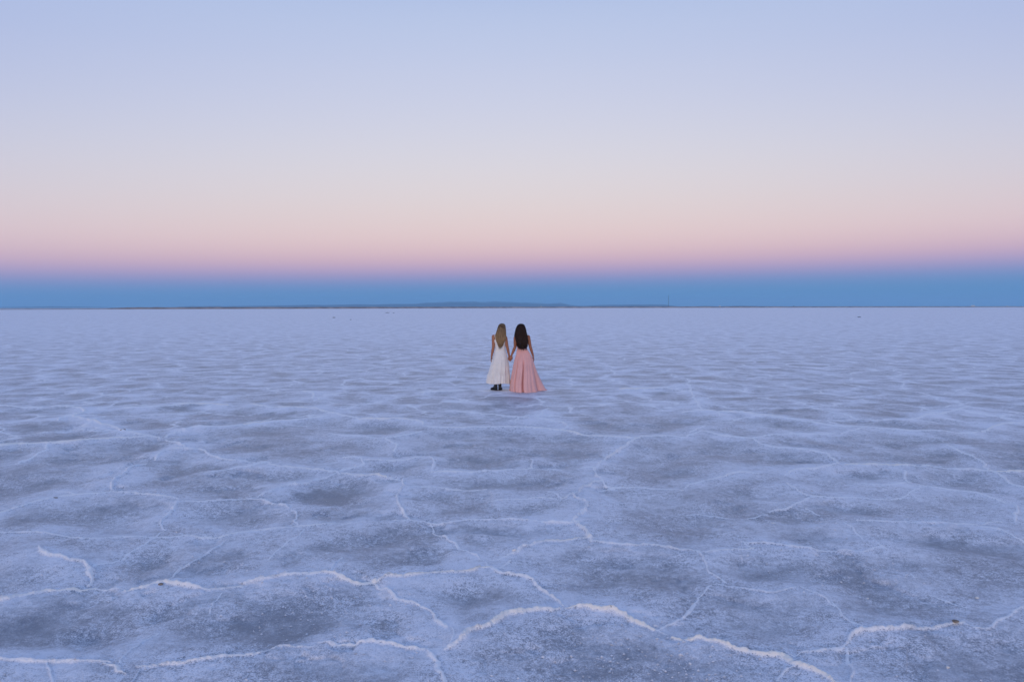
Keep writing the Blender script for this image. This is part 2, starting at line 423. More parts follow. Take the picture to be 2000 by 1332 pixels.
def lay_ridge(pts, w0, h0, c0, k, fade_ends=True):
    q = catmull(pts, 0.035)
    s = np.arange(len(q)) * 0.035
    jx = fbm(s * 5, np.full_like(s, k * 7.7), 4, 3) * 0.065
    jy = fbm(s * 5, np.full_like(s, k * 5.1 + 40), 4, 9) * 0.065
    q = q + np.stack([jx, jy], 1)
    wv = w0 * .32 * np.clip(1 + 1.1 * fbm(s * 3.5, np.full_like(s, k * 3.3), 3, 21), .4, 1.9)
    wv = wv * np.clip(1 + 1.3 * fbm(s * 13, np.full_like(s, k * 4.3), 2, 51), .5, 1.6)
    hv = h0 * .88 * np.clip(1 + 0.9 * fbm(s * 2.2, np.full_like(s, k * 2.3), 3, 31), .25, 2.0)
    cv = c0 * np.clip(.85 + 1.6 * fbm(s * 1.6, np.full_like(s, k * 1.9), 2, 41), 0, 1.5)
    for i in range(len(q) - 1):
        e = 1.0
        if fade_ends: e = min(1, (min(i, len(q) - 2 - i) + 3) / 6)
        a, b = q[i], q[i + 1]; w = wv[i] * (0.55 + .45 * e); h = hv[i] * e
        m = (a + b) / 2
        r = math.hypot(*m); h *= 1 + .45 * min(1, max(0, (r - 7) / 6))
        wt = max(w, 0.0011 * r); wr = max(w, 0.80 * 0.58 * r * r / 1517)   # no thinner than the mesh can carry
        sl = box(m[0], m[1], max(wt, wr) * 2.4 + 0.03)
        X = GX[sl] - a[0]; Y = GY[sl] - a[1]
        if X.size == 0: continue
        ux, uy = m[0] / r, m[1] / r                  # radial and sideways axes
        X, Y = (X * uy - Y * ux) / wt, (X * ux + Y * uy) / wr
        d = b - a; d = np.array([(d[0] * uy - d[1] * ux) / wt, (d[0] * ux + d[1] * uy) / wr]); L2 = d @ d
        tt = np.clip((X * d[0] + Y * d[1]) / L2, 0, 1)
        dist = np.hypot(X - tt * d[0], Y - tt * d[1])
        prof = np.exp(-dist ** 2 * 1.1)
        plate = 1 / (1 + np.exp((dist - 0.95) * 7))   # broken plate edge: flat top, steep side
        hh = h * (0.45 * prof + 0.55 * plate)
        np.maximum(hgt[sl], hh, out=hgt[sl])
        st = min(1.15, .70 + h / .035) * (.6 + .4 * e)
        np.maximum(ridge[sl], (0.35 * prof + 0.65 * plate) * st, out=ridge[sl])
        np.maximum(cream[sl], plate * cv[i], out=cream[sl])
        if i % 4 == 0:
            for rad, arr in ((0.33 + 1.5 * w, swell),):
                sl = box(m[0], m[1], rad * 2.6)
                D = np.hypot(GX[sl] - m[0], GY[sl] - m[1]) / rad
                np.maximum(arr[sl], np.exp(-D ** 2) * min(1, .5 + h / .04), out=arr[sl])

for k, (w0, h0, c0, pts) in enumerate(RIDGES):
    lay_ridge([gpt(x, y) for x, y in pts], w0, h0, c0, k)
traced_ridge = ridge.copy()

patch = np.zeros((NR, NT), np.float32)
for px, py, rx, ry, s in PATCHES:
    x, y = gpt(px, py); r = math.hypot(x, y)
    wx = rx * r / F * 1.15; wy = ry * r * r / (F * CAM_H) * 1.15
    sl = box(x, y, max(wx, wy) * 2.3)
    X = GX[sl] - x; Y = GY[sl] - y
    n = np.clip(1 + 2.4 * fbm(GX[sl] * 2.6, GY[sl] * 2.6, 4, 77), .25, 4)
    patch[sl] += s * np.exp(-((X / wx) ** 2 + (Y / wy) ** 2) * n)

# where the traced network ends the flat's own polygon pattern carries on (drawn by the material)
rad2 = np.hypot(GX, GY)
inview = np.clip((np.abs(th)[None, :] - 36.5) / 2.5, 0, 1)
proc = np.maximum(np.clip((rad2 - 11.5) / 5, 0, 1), inview) * np.ones_like(GX)
proc = np.maximum(proc, np.clip((3.4 - rad2) / .4, 0, 1)).astype(np.float32)

fade = np.clip(1 - (rad2 - 40) / 60, 0, 1)
Z = (fbm(GX * .55, GY * .55, 2, 5) * 0.040 + fbm(GX * 1.9, GY * 1.9, 3, 6) * 0.028) * fade
Z += fbm(GX * 9, GY * 9, 2, 8) * 0.004 * np.clip(1 - rad2 / 18, 0, 1)
Z += (swell * 0.046 - 0.022 - np.clip(patch, -.7, 1.2) * 0.026) * fade
rough = 1 + 0.75 * fbm(GX * 30, GY * 30, 3, 12) * np.clip(1.4 - rad2 / 14, 0, 1)
Z += hgt * np.clip(rough, .15, 2)
# trodden flat under the two figures
fl = np.clip((np.hypot(GX - 0.05, (GY - 18.5)) - 1.0) / 0.8, 0, 1)
Z = Z * fl

verts = np.empty((NR * NT + 1, 3), np.float32)
verts[:-1, 0] = GX.ravel(); verts[:-1, 1] = GY.ravel(); verts[:-1, 2] = Z.ravel()
verts[-1] = (0, 0, 0)
ii, jj = np.meshgrid(np.arange(NR - 1), np.arange(NT), indexing='ij')
j2 = (jj + 1) % NT
quads = np.stack([ii * NT + jj, ii * NT + j2, (ii + 1) * NT + j2, (ii + 1) * NT + jj], -1).reshape(-1, 4)[:, ::-1]
tri = np.stack([np.arange(NT), np.full(NT, NR * NT), (np.arange(NT) + 1) % NT], -1)[:, ::-1]
loops = np.concatenate([quads.ravel(), tri.ravel()]).astype(np.int32)
nq, ntri = len(quads), len(tri)
starts = np.concatenate([np.arange(nq) * 4, nq * 4 + np.arange(ntri) * 3]).astype(np.int32)
tot = np.concatenate([np.full(nq, 4), np.full(ntri, 3)]).astype(np.int32)
gm = bpy.data.meshes.new('ground')
gm.vertices.add(len(verts)); gm.vertices.foreach_set('co', verts.ravel())
gm.loops.add(len(loops)); gm.loops.foreach_set('vertex_index', loops)
gm.polygons.add(len(starts)); gm.polygons.foreach_set('loop_start', starts); gm.polygons.foreach_set('loop_total', tot)
gm.polygons.foreach_set('use_smooth', np.ones(len(starts), bool))
def attr(name, arr, last=0.0):
    a = gm.attributes.new(name, 'FLOAT', 'POINT')
    a.data.foreach_set('value', np.append(arr.ravel(), last).astype(np.float32))
attr('ridge', ridge); attr('cream', cream); attr('swell', swell); attr('patch', patch); attr('proc', proc, 1.0)
gm.update(); gm.validate()

def ground_z(x, y):
    r = math.hypot(x, y); a = math.degrees(math.atan2(x, y))
    i = min(NR - 1, int(np.searchsorted(rr, r))); j = min(NT - 1, int(np.searchsorted(th, a)))
    return float(Z[i, j])

# --- salt crust material
G = Mat('salt_crust')
geo = G.node('ShaderNodeNewGeometry').outputs['Position']
def gattr(n):
    a = G.node('ShaderNodeAttribute'); a.attribute_name = n; return a.outputs['Fac']
a_ridge, a_cream, a_swell, a_patch, a_proc = [gattr(n) for n in ('ridge', 'cream', 'swell', 'patch', 'proc')]
# warped coordinates for the polygon pattern beyond the traced ridges
wn1 = G.noise(geo, 0.9, 3, 0.55)
wv = G.node('ShaderNodeVectorMath', operation='MULTIPLY_ADD')
wsub = G.node('ShaderNodeVectorMath', operation='SUBTRACT'); G.l.new(wn1.outputs['Color'], wsub.inputs[0]); wsub.inputs[1].default_value = (.5, .5, .5)
G.l.new(wsub.outputs[0], wv.inputs[0]); wv.inputs[1].default_value = (1.5, 1.5, 0); G.l.new(geo, wv.inputs[2])
vor = G.node('ShaderNodeTexVoronoi', feature='DISTANCE_TO_EDGE'); vor.voronoi_dimensions = '2D'
vor.inputs['Scale'].default_value = 0.62; vor.inputs['Randomness'].default_value = 0.95
G.l.new(wv.outputs[0], vor.inputs['Vector'])
vd = vor.outputs['Distance']
seg_n = G.noise(geo, 0.55, 2, 0.5).outputs[0]
vline = G.math('MULTIPLY', G.smooth(vd, 0.040, 0.006), G.math('MULTIPLY', a_proc, G.smooth(seg_n, 0.32, 0.55, 0.15, 1.0)))
vsw = G.math('MULTIPLY', G.smooth(vd, 0.22, 0.0), a_proc)
# large and small mottling of the crust
m0 = G.noise(geo, 0.35, 3, 0.55, 0.3).outputs[0]
m1 = G.noise(geo, 1.15, 4, 0.6, 0.5).outputs[0]
m2 = G.noise(geo, 4.5, 4, 0.62).outputs[0]
m3 = G.noise(geo, 26, 3, 0.6).outputs[0]
g1 = G.noise(geo, 95, 2, 0.65).outputs[0]
g2 = G.noise(geo, 260, 2, 0.6).outputs[0]
frost = G.math('MULTIPLY_ADD', G.math('SUBTRACT', m1, 0.5), G.math('MULTIPLY_ADD', a_proc, 1.3, 1.3), 0.50)
frost = G.math('MULTIPLY_ADD', G.math('SUBTRACT', m0, 0.5), 0.55, frost)
frost = G.math('MULTIPLY_ADD', G.math('SUBTRACT', m2, 0.5), 1.0, frost)
m25 = G.noise(geo, 11, 4, 0.7, 0.4).outputs[0]
frost = G.math('MULTIPLY_ADD', G.math('SUBTRACT', m25, 0.5), 0.9, frost)
frost = G.math('MULTIPLY_ADD', a_patch, -0.20, frost)
frost = G.math('MULTIPLY_ADD', a_swell, 0.50, frost)
frost = G.math('MULTIPLY_ADD', vsw, 0.35, frost)
# granular patches: grain is coarse and contrasty in some places, fine in others
gmask = G.smooth(G.noise(geo, 1.7, 3, 0.6).outputs[0], 0.40, 0.62, 0.45, 1.3)
grain = G.math('ADD', G.math('MULTIPLY', G.math('SUBTRACT', g1, 0.5), 1.7), G.math('MULTIPLY', G.math('SUBTRACT', g2, 0.5), 1.2))
grain = G.math('ADD', grain, G.math('MULTIPLY', G.math('SUBTRACT', m3, 0.5), 1.1))
frost = G.math('MULTIPLY_ADD', grain, G.math('MULTIPLY', gmask, 1.5), frost)
gsep = G.node('ShaderNodeSeparateXYZ'); G.l.new(geo, gsep.inputs[0])
far_bright = G.smooth(gsep.outputs['Y'], 4, 70)          # paler with distance: the far flat's brightness is painted into its colour
frost = G.math('MULTIPLY_ADD', far_bright, 0.36, G.math('SUBTRACT', frost, 0.22))
frost = G.smooth(frost, -0.32, 1.06)
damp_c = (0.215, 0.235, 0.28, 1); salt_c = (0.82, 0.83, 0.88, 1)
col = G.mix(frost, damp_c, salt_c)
rl = G.math('MAXIMUM', a_ridge, vline)
rn = G.smooth(G.math('ADD', rl, G.math('ADD', G.math('MULTIPLY', G.math('SUBTRACT', m3, 0.5), 1.0), G.math('MULTIPLY', G.math('SUBTRACT', g1, 0.5), 0.9))), 0.19, 0.50)
ridge_c = G.mix(G.math('MULTIPLY', a_cream, G.smooth(m2, .3, .6, .5, 1.0), clamp=True), (0.90, 0.91, 0.93, 1), (0.95, 0.88, 0.78, 1))
# brown silt caught in the broken edges
silt = G.math('MULTIPLY', G.smooth(a_cream, .7, 1.3), G.smooth(G.math('ADD', m3, G.math('MULTIPLY', m1, .6)), 0.98, 1.12), clamp=True)
ridge_c = G.mix(silt, ridge_c, (0.20, 0.15, 0.11, 1))
col = G.mix(G.math('MULTIPLY', rn, G.math('MULTIPLY_ADD', a_cream, 0.18, 0.80), clamp=True), col, ridge_c)
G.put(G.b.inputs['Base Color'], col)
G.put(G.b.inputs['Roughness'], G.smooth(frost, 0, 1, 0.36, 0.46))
G.b.inputs['Specular IOR Level'].default_value = 0.6
bh = G.math('ADD', G.math('MULTIPLY', g1, 0.006), G.math('MULTIPLY', g2, 0.0026))
bh = G.math('ADD', bh, G.math('MULTIPLY', m3, 0.012))
bh = G.math('ADD', bh, G.math('MULTIPLY', vline, 0.015))
bh = G.math('ADD', bh, G.math('MULTIPLY', m2, 0.012))
bp = G.node('ShaderNodeBump'); bp.inputs['Strength'].default_value = 0.8; bp.inputs['Distance'].default_value = 1.0
G.l.new(bh, bp.inputs['Height']); G.l.new(bp.outputs[0], G.b.inputs['Normal'])
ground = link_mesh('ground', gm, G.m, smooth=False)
tag(ground, kind='structure')

# ------------------------------------------------------------------ far things
earth = simple_mat('brown_earth', (0.30, 0.24, 0.21), 0.9, 0.3, 0.05)
# low earth bank of the road running off to the right
path = [(-2400, 700, 1.0), (-1300, 830, 1.0), (-692, 1000, 1.0), (-628, 1140, 1.1), (-600, 1165, 3.0), (-500, 1290, 3.2), (-260, 1560, 3.3), (0, 1950, 3.5), (560, 2200, 3.5),
        (1200, 2500, 3.4), (1939, 2800, 3.0), (3600, 3400, 3.2), (6500, 4200, 3.2)]
bm = bmesh.new(); prev = None
pp = []
for i in range(len(path) - 1):
    for k in range(24):
        u = k / 24; pp.append([path[i][q] * (1 - u) + path[i + 1][q] * u for q in range(3)])
pp.append(list(path[-1]))
for i, (x, y, h) in enumerate(pp):
    h *= 1 + random.uniform(-.09, .09)
    row = [bm.verts.new((x + dx, y + dy, z)) for dx, dy, z in ((4, -9, -.3), (1.5, -3.5, h), (-1.5, 3.5, h * 1.02), (-4, 9, -.3))]
    if prev:
        for q in range(3): bm.faces.new((prev[q], row[q], row[q + 1], prev[q + 1]))
        bm.faces.new((prev[3], row[3], row[0], prev[0]))
    else: bm.faces.new(row)
    prev = row
bm.faces.new(prev[::-1])
o = obj('embankment', bm, earth, smooth=False); tag(o, kind='structure')

def hill_range(name, dist, prof, depth, mat, seed):
    """a long range with its own foot slopes; prof = photo px -> crest row"""
    rnd = np.random.RandomState(seed)
    xs = np.linspace(prof[0][0], prof[-1][0], 420)
    hy = np.interp(xs, [p[0] for p in prof], [p[1] for p in prof])
    hh = np.maximum(0, hy) * .88 * dist / F
    hh = hh * (1 + 0.16 * fbm(xs / 22, xs * 0 + seed, 4, seed)) 
    ys = np.linspace(-1, 1, 13)
    bm = bmesh.new(); grid = []
    for j, v in enumerate(ys):
        row = []
        for i, px in enumerate(xs):
            y = dist + v * depth * (1 + .2 * math.sin(i * .31 + j))
            x = (px - 1000) / F * dist
            z = hh[i] * max(0, 1 - abs(v) ** 1.3) * (1 - .25 * abs(math.sin(i * .43 + j * .9)) * (1 if v else 0)) - (4 if abs(v) == 1 else 0)
            row.append(bm.verts.new((x, y, z)))
        grid.append(row)
    for j in range(len(ys) - 1):
        for i in range(len(xs) - 1):
            bm.faces.new((grid[j][i], grid[j][i + 1], grid[j + 1][i + 1], grid[j + 1][i]))
    o = obj(name, bm, mat, smooth=True); tag(o, kind='structure'); return o

hill_mat = simple_mat('hill_rock', (0.035, 0.05, 0.075), 0.95, 0.25, 0.002)
hill_range('hills', 13000, [(-500, 1), (-300, 5), (-100, 3), (0, 2.5), (60, 3), (100, 4), (150, 3.2), (200, 2.2), (235, 0), (310, 0), (340, 2), (380, 4), (470, 4), (540, 5),
    (600, 6), (680, 7), (730, 7), (790, 8), (850, 9), (900, 10), (1000, 9), (1060, 7), (1100, 8), (1115, 5), (1140, 3), (1165, 5), (1200, 6), (1290, 6), (1310, 4), (1330, 1),
    (1350, 1.5), (1375, 3), (1400, 1.5), (1440, 3), (1500, 1.5), (1540, 0)], 500, hill_mat, 3)
hill_range('hills', 17000, [(700, 0), (760, 5), (830, 10), (880, 13.5), (930, 12.5), (980, 13), (1020, 11), (1070, 8), (1096, 10), (1110, 6), (1150, 0)], 700, hill_mat, 8)

# haze over the whole flat
hz = bmesh.new()
bmesh.ops.create_cube(hz, size=1, matrix=Matrix.Translation((0, 8000, 86)) @ Matrix.Diagonal((36000, 24000, 180, 1)))
HZ = bpy.data.materials.new('haze_air'); HZ.use_nodes = True
HZ.node_tree.nodes.clear()
ho = HZ.node_tree.nodes.new('ShaderNodeOutputMaterial'); hv_ = HZ.node_tree.nodes.new('ShaderNodeVolumePrincipled')
hv_.inputs['Color'].default_value = (0.345, 0.625, 0.82, 1)
hv_.inputs['Density'].default_value = 0.00008
HZ.node_tree.links.new(hv_.outputs[0], ho.inputs['Volume'])
haze = obj('haze', hz, HZ, smooth=False); tag(haze, kind='stuff')

def xf(px, d, py=None):       # world x for a photo column at distance d
    return (px - 1000) / F * d

# radio mast
def tube(bm, p0, p1, r0, r1=None, n=8):
    r1 = r0 if r1 is None else r1
    a, b = Vector(p0), Vector(p1); q = (b - a).to_track_quat('Z', 'Y')
    ra = [bm.verts.new(a + q @ Vector((math.cos(2 * PI * k / n) * r0, math.sin(2 * PI * k / n) * r0, 0))) for k in range(n)]
    rb = [bm.verts.new(b + q @ Vector((math.cos(2 * PI * k / n) * r1, math.sin(2 * PI * k / n) * r1, 0))) for k in range(n)]
    for k in range(n): bm.faces.new((ra[k], ra[(k + 1) % n], rb[(k + 1) % n], rb[k]))
    bm.faces.new(ra[::-1]); bm.faces.new(rb)
steel = simple_mat('dark_steel', (0.07, 0.08, 0.10), 0.6, 0.1, 1)
MD = 2600
mast = empty('radio_mast', (xf(1305.3, MD), MD, 0))
tag(mast, 'tall thin dark radio mast standing on the horizon right of the two people', 'mast')
bm = bmesh.new()
H = 42
for k in range(3):
    a = 2 * PI * k / 3
    tube(bm, (math.cos(a) * .65, math.sin(a) * .65, 0), (math.cos(a) * .55, math.sin(a) * .55, H), .17, n=6)
for z in range(0, H, 2):
    for k in range(3):
        a, b = 2 * PI * k / 3, 2 * PI * (k + 1) / 3
        tube(bm, (math.cos(a) * .6, math.sin(a) * .6, z), (math.cos(b) * .6, math.sin(b) * .6, z + 2), .10, n=4)
obj('lattice', bm, steel, mast)
bm = bmesh.new(); tube(bm, (0, 0, H), (0, 0, H + 5), .13, .05); obj('antenna', bm, steel, mast)
for k in range(3):
    bm = bmesh.new(); a = 2 * PI * k / 3 + .5
    tube(bm, (0, 0, H * .8), (math.cos(a) * 22, math.sin(a) * 22, 0), .025, n=4); obj('guy_wire', bm, steel, mast)

white_paint = simple_mat('white_paint', (0.80, 0.80, 0.78), 0.5, 0.05, 1)
dark_paint = simple_mat('dark_paint', (0.03, 0.03, 0.04), 0.4, 0.1, 1)
rubber = simple_mat('black_rubber', (0.02, 0.02, 0.02), 0.8, 0.1, 5)
glass = simple_mat('dark_glass', (0.02, 0.03, 0.05), 0.1, 0.05, 1, spec=0.8)

def bx(bm, c, s, bev=0.0):
    r = bmesh.ops.create_cube(bm, size=1, matrix=Matrix.Translation(c) @ Matrix.Diagonal((*s, 1)))
    if bev:
        es = list({e for v in r['verts'] for e in v.link_edges})
        bmesh.ops.bevel(bm, geom=es, offset=bev, segments=2, affect='EDGES')

def bank_y(x):
    for (x0, y0, h0), (x1, y1, h1) in zip(path[:-1], path[1:]):
        if x0 <= x <= x1: return y0 + (y1 - y0) * (x - x0) / (x1 - x0), h0 + (h1 - h0) * (x - x0) / (x1 - x0)
    return 2000, 3.3
def on_bank(px):
    x = xf(px, 2000)
    for _ in range(30):
        y, h = bank_y(x); x = xf(px, y)
    return x, y, h

def lorry(px, label, length, sc=1.0):
    x, y, h = on_bank(px)
    t = empty('lorry', (x, y, h * 1.0 - .05), R(22))
    t.scale = (sc,) * 3
    tag(t, label, 'lorry')
    b = bmesh.new(); bx(b, (0, 0, 2.5), (length, 2.5, 2.9), .06); obj('trailer', b, white_paint, t, False)
    b = bmesh.new(); bx(b, (length / 2 + 1.6, 0, 1.9), (2.2, 2.4, 2.7), .25); bx(b, (length / 2 + 3, 0, 1.3), (1.2, 2.2, 1.4), .2); obj('cab', b, white_paint, t, False)
    b = bmesh.new(); bx(b, (length / 2 + 2.72, 0, 2.55), (.1, 2.0, .9), .03); obj('windscreen', b, glass, t, False)
    b = bmesh.new(); bx(b, (1, 0, .95), (length + 3, 1.2, .25)); obj('chassis', b, steel, t, False)
    for wx in (-length / 2 + 1, -length / 2 + 2.3, length / 2 - .2, length / 2 + 2.6):
        for s in (-1, 1):
            b = bmesh.new(); tube(b, (wx, s * .85, .5), (wx, s * 1.2, .5), .5, n=16); obj('wheel', b, rubber, t)
    return t
def shed(px, label, w, hh):
    x, y, h = on_bank(px)
    t = empty('shed', (x, y, h - .1)); tag(t, label, 'shed')
    b = bmesh.new()
    prof = [(-w / 2, 0), (w / 2, 0), (w / 2, hh), (0, hh * 1.22), (-w / 2, hh)]
    A = [b.verts.new((p[0], -2, p[1])) for p in prof]; B = [b.verts.new((p[0], 2, p[1])) for p in prof]
    b.faces.new(A[::-1]); b.faces.new(B)
    for k in range(5): b.faces.new((A[k], A[(k + 1) % 5], B[(k + 1) % 5], B[k]))
    obj('wall', b, white_paint, t, False)
    b = bmesh.new()
    for s in (-1, 1):
        q = [(s * (w / 2 + .2), hh - .02), (0, hh * 1.22 + .05), (0, hh * 1.22 + .15), (s * (w / 2 + .2), hh + .09)]
        A = [b.verts.new((p[0], -2.2, p[1])) for p in q]; B = [b.verts.new((p[0], 2.2, p[1])) for p in q]
        b.faces.new(A); b.faces.new(B[::-1])
        for k in range(4): b.faces.new((A[k], A[(k + 1) % 4], B[(k + 1) % 4], B[k]))
    obj('roof', b, white_paint, t, False)
    b = bmesh.new(); bx(b, (-w * .2, -2.04, 1.0), (.9, .06, 2.0)); obj('door', b, steel, t, False)
    return t
lorry(1899, 'long white lorry on the dark bank near the right edge of the horizon', 14)
lorry(1966, 'small pale lorry on the bank, nearest the right edge of the horizon', 6, .7)
shed(1405.5, 'small white gabled shed on the bank midway along the right horizon', 3.4, 2.4)
shed(1056.5, 'tiny pale shed on the bank just right of the hills above the dark haired woman', 3.0, 1.6)
def car(px, label):
    x, y, h = on_bank(px)
    t = empty('car', (x, y, h), R(22)); tag(t, label, 'car')
    b = bmesh.new(); bx(b, (0, 0, .72), (4.6, 1.85, .75), .2)
    obj('body', b, dark_paint, t, False)
    b = bmesh.new(); bx(b, (-.3, 0, 1.36), (2.6, 1.6, .62), .25); obj('cabin', b, glass, t, False)
    for wx in (-1.4, 1.4):
        for s in (-1, 1):
            b = bmesh.new(); tube(b, (wx, s * .72, .34), (wx, s * .95, .34), .34, n=16); obj('wheel', b, rubber, t)
car(1549.5, 'dark car seen as a black speck on the brown bank right of the mast')

# ------------------------------------------------------------------ lumps lying on the salt
def lump_bm(size, seed, sub=3, amp=.3, flat=(1, 1, 1)):
    rnd = random.Random(seed)
    b = bmesh.new(); bmesh.ops.create_icosphere(b, subdivisions=sub, radius=1)
    offs = [(Vector((rnd.uniform(-1, 1), rnd.uniform(-1, 1), rnd.uniform(-1, 1))).normalized(), rnd.uniform(-amp, amp)) for _ in range(14)]
    for v in b.verts:
        n = v.co.normalized(); k = 1
        for d, a in offs:
            k += a * max(0, n.dot(d)) ** 3
        k += rnd.uniform(-.05, .05)
        v.co = Vector((n.x * k * flat[0] * size, n.y * k * flat[1] * size, n.z * k * flat[2] * size))
    return b
mud = simple_mat('dark_mud', (0.055, 0.045, 0.045), 0.9, 0.4, 12, 0.5)
clay = simple_mat('brown_clay', (0.22, 0.17, 0.13), 0.9, 0.4, 20, 0.5)
saltlump = simple_mat('salt_lump', (0.78, 0.74, 0.68), 0.7, 0.12, 30, 0.4)
def clod(px, py, wpx, hpx, mat, label, name='clod', cat='clod', seed=1, rz=0, lift=.3, depth=.8):
    x, y = gpt(px, py + hpx * .5); r = math.hypot(x, y)
    w = wpx * r / F / 2; h = hpx * r / F / 2
    b = lump_bm(1, seed, 3, .35, (w, w * depth, max(h, w * .12)))
    o = obj(name, b, mat); o.location = (x, y, ground_z(x, y) + h * lift); o.rotation_euler = (0, 0, rz)
    tag(o, label, cat)
clod(652.5, 620, 6, 1.5, mud, 'dark clod lying on the far salt left of the women, nearest of three specks', seed=2)
clod(685, 624, 3.2, 1.3, mud, 'smallest dark clod far out on the salt left of the blonde woman', seed=3)
clod(757, 610.5, 8, 1.4, mud, 'wide flat dark clod close under the horizon left of the women', seed=4)
clod(769, 611, 4, .9, mud, 'thin dark clod just right of the wide flat clod under the horizon', seed=14)
clod(1679, 619, 6.5, 1.5, mud, 'dark clod alone on the far salt on the right side', seed=5)
clod(240, 839, 9, 3, clay, 'small dark brown clod tipped up on a salt ridge at the middle left', seed=6, rz=.5)
clod(108, 972.5, 9, 2.2, clay, 'brown crusty clod on the salt ridge at the far left', seed=7)
clod(315.5, 1143.5, 8, 2.8, clay, 'dark gap in the broken white ridge at lower left, filled by an added brown clod', seed=8, lift=1.0)  # clod added to stand for the dark hole where the ridge breaks
clod(1866, 1225, 11, 2.6, clay, 'rusty brown clod on the crest of the ridge at lower right', seed=9, lift=1.0)
clod(1510, 1017, 10, 3, saltlump, 'flat white salt slab lying in the dark patch right of centre', 'salt_slab', 'salt slab', 10)
clod(1851, 1296, 8, 5, saltlump, 'white pointed salt chip lying alone near the bottom right', 'salt_slab', 'salt slab', 11, .8)
clod(1694, 1159, 5, 2.5, saltlump, 'small white salt chip at the edge of the dark streak on the right', 'salt_slab', 'salt slab', 12)
clod(1908, 1167, 6, 3, saltlump, 'small cream salt chip lying out on the right side of the flat', 'salt_slab', 'salt slab', 13)
clod(1005, 1081, 9, 4, saltlump, 'knobbly white salt lump at the broken left end of the central ridge', 'salt_slab', 'salt slab', 15, lift=1.5)

# loose crumbs of salt broken off the ridges: uncountable
rnd = np.random.RandomState(11)
cand = []
for w0, h0, c0, pts in RIDGES:
    q = catmull([gpt(x, y) for x, y in pts], 0.05)
    for p in q:
        r = math.hypot(*p)
        if r > 14: continue
        n = rnd.poisson(h0 / .03 * .5)
        for _ in range(n):
            d = rnd.normal(0, .075, 2); cand.append((p[0] + d[0], p[1] + d[1], rnd.gamma(2.0, .0018) + .0015))
for _ in range(2600):
    r = 3.6 + 11 * rnd.rand() ** 1.4; a = R(rnd.uniform(-37, 37))
    x, y = r * math.sin(a), r * math.cos(a)
    cand.append((x, y, rnd.gamma(1.6, .0014) + .0012))
for cx, cy, sp, n in ((1250, 1250, .35, 160), (1430, 1290, .3, 140), (600, 1190, .25, 110), (700, 1230, .3, 110), (1260, 1290, .3, 260), (470, 1108, .22, 90), (160, 1285, .12, 30), (1650, 1120, .3, 120), (1570, 1010, .3, 120)):
    x0, y0 = gpt(cx, cy)
    for _ in range(n):
        d = rnd.normal(0, sp, 2); cand.append((x0 + d[0], y0 + d[1], rnd.gamma(2.0, .0018) + .0015))
vv = []; ff = []
base = np.array([(1, 0, 0), (-1, 0, 0), (0, 1, 0), (0, -1, 0), (0, 0, 1), (0, 0, -1)], float)
ofaces = [(0, 2, 4), (2, 1, 4), (1, 3, 4), (3, 0, 4), (2, 0, 5), (1, 2, 5), (3, 1, 5), (0, 3, 5)]
for x, y, s in cand:
    z = ground_z(x, y); s = min(s, .010)
    p = base * (s * rnd.uniform(.6, 1.4, 3)) * np.array([1, 1, .7])
    a = rnd.uniform(0, 6.28); ca, sa = math.cos(a), math.sin(a)
    p = np.stack([p[:, 0] * ca - p[:, 1] * sa, p[:, 0] * sa + p[:, 1] * ca, p[:, 2] + p[:, 0] * rnd.uniform(-.4, .4)], 1)
    k = len(vv)
    vv.extend((p + np.array([x, y, z + s * .35])).tolist()); ff.extend([tuple(i + k for i in f) for f in ofaces])
me = bpy.data.meshes.new('salt_crumbs'); me.from_pydata(vv, [], ff)
crumb_mat = simple_mat('salt_crumb', (0.66, 0.68, 0.72), 0.7, 0.2, 3)
o = link_mesh('salt_crumbs', me, crumb_mat, smooth=False); tag(o, kind='stuff')

# ------------------------------------------------------------------ people
def capsule(bm, p0, p1, r0, r1, n=12):
    a, b = Vector(p0), Vector(p1); d = b - a; L = max(d.length, 1e-5); q = d.to_track_quat('Z', 'Y')
    rings = []
    for k in range(4):
        t = k / 4 * PI / 2; rings.append((-r0 * math.cos(t), r0 * math.sin(t) if k else 0))
    rings.append((0, r0)); rings.append((L, r1))
    for k in range(1, 5):
        t = k / 4 * PI / 2; rings.append((L + r1 * math.sin(t), r1 * math.cos(t) if k < 4 else 0))
    prev = None
    for z, r in rings:
        if r == 0: row = [bm.verts.new(a + q @ Vector((0, 0, z)))]
        else: row = [bm.verts.new(a + q @ Vector((math.cos(2 * PI * k / n) * r, math.sin(2 * PI * k / n) * r, z))) for k in range(n)]
        if prev:
            if len(prev) == 1:
                for k in range(n): bm.faces.new((prev[0], row[(k + 1) % n], row[k]))
            elif len(row) == 1:
                for k in range(n): bm.faces.new((prev[k], prev[(k + 1) % n], row[0]))
            else:
                for k in range(n): bm.faces.new((prev[k], prev[(k + 1) % n], row[(k + 1) % n], row[k]))
        prev = row

def ellip(bm, c, r, rot=None):
    M = Matrix.Translation(c)
    if rot is not None: M = M @ rot.to_4x4()
    bmesh.ops.create_uvsphere(bm, u_segments=20, v_segments=14, radius=1, matrix=M @ Matrix.Diagonal((*r, 1)))

def chain(bm, pts):           # [(p, r), ...]
    for (p, r), (q, s) in zip(pts[:-1], pts[1:]): capsule(bm, p, q, r, s)

def solid_loft(bm, rings, n=28):   # closed loft of ellipses (cx,cy,z,rx,ry)
    prev = None; rows = []
    for cx, cy, z, rx, ry in rings:
        rows.append([bm.verts.new((cx + math.cos(2 * PI * k / n) * rx, cy + math.sin(2 * PI * k / n) * ry, z)) for k in range(n)])
    for a, b in zip(rows[:-1], rows[1:]):
        for k in range(n): bm.faces.new((a[k], a[(k + 1) % n], b[(k + 1) % n], b[k]))
    bm.faces.new(rows[0][::-1]); bm.faces.new(rows[-1])

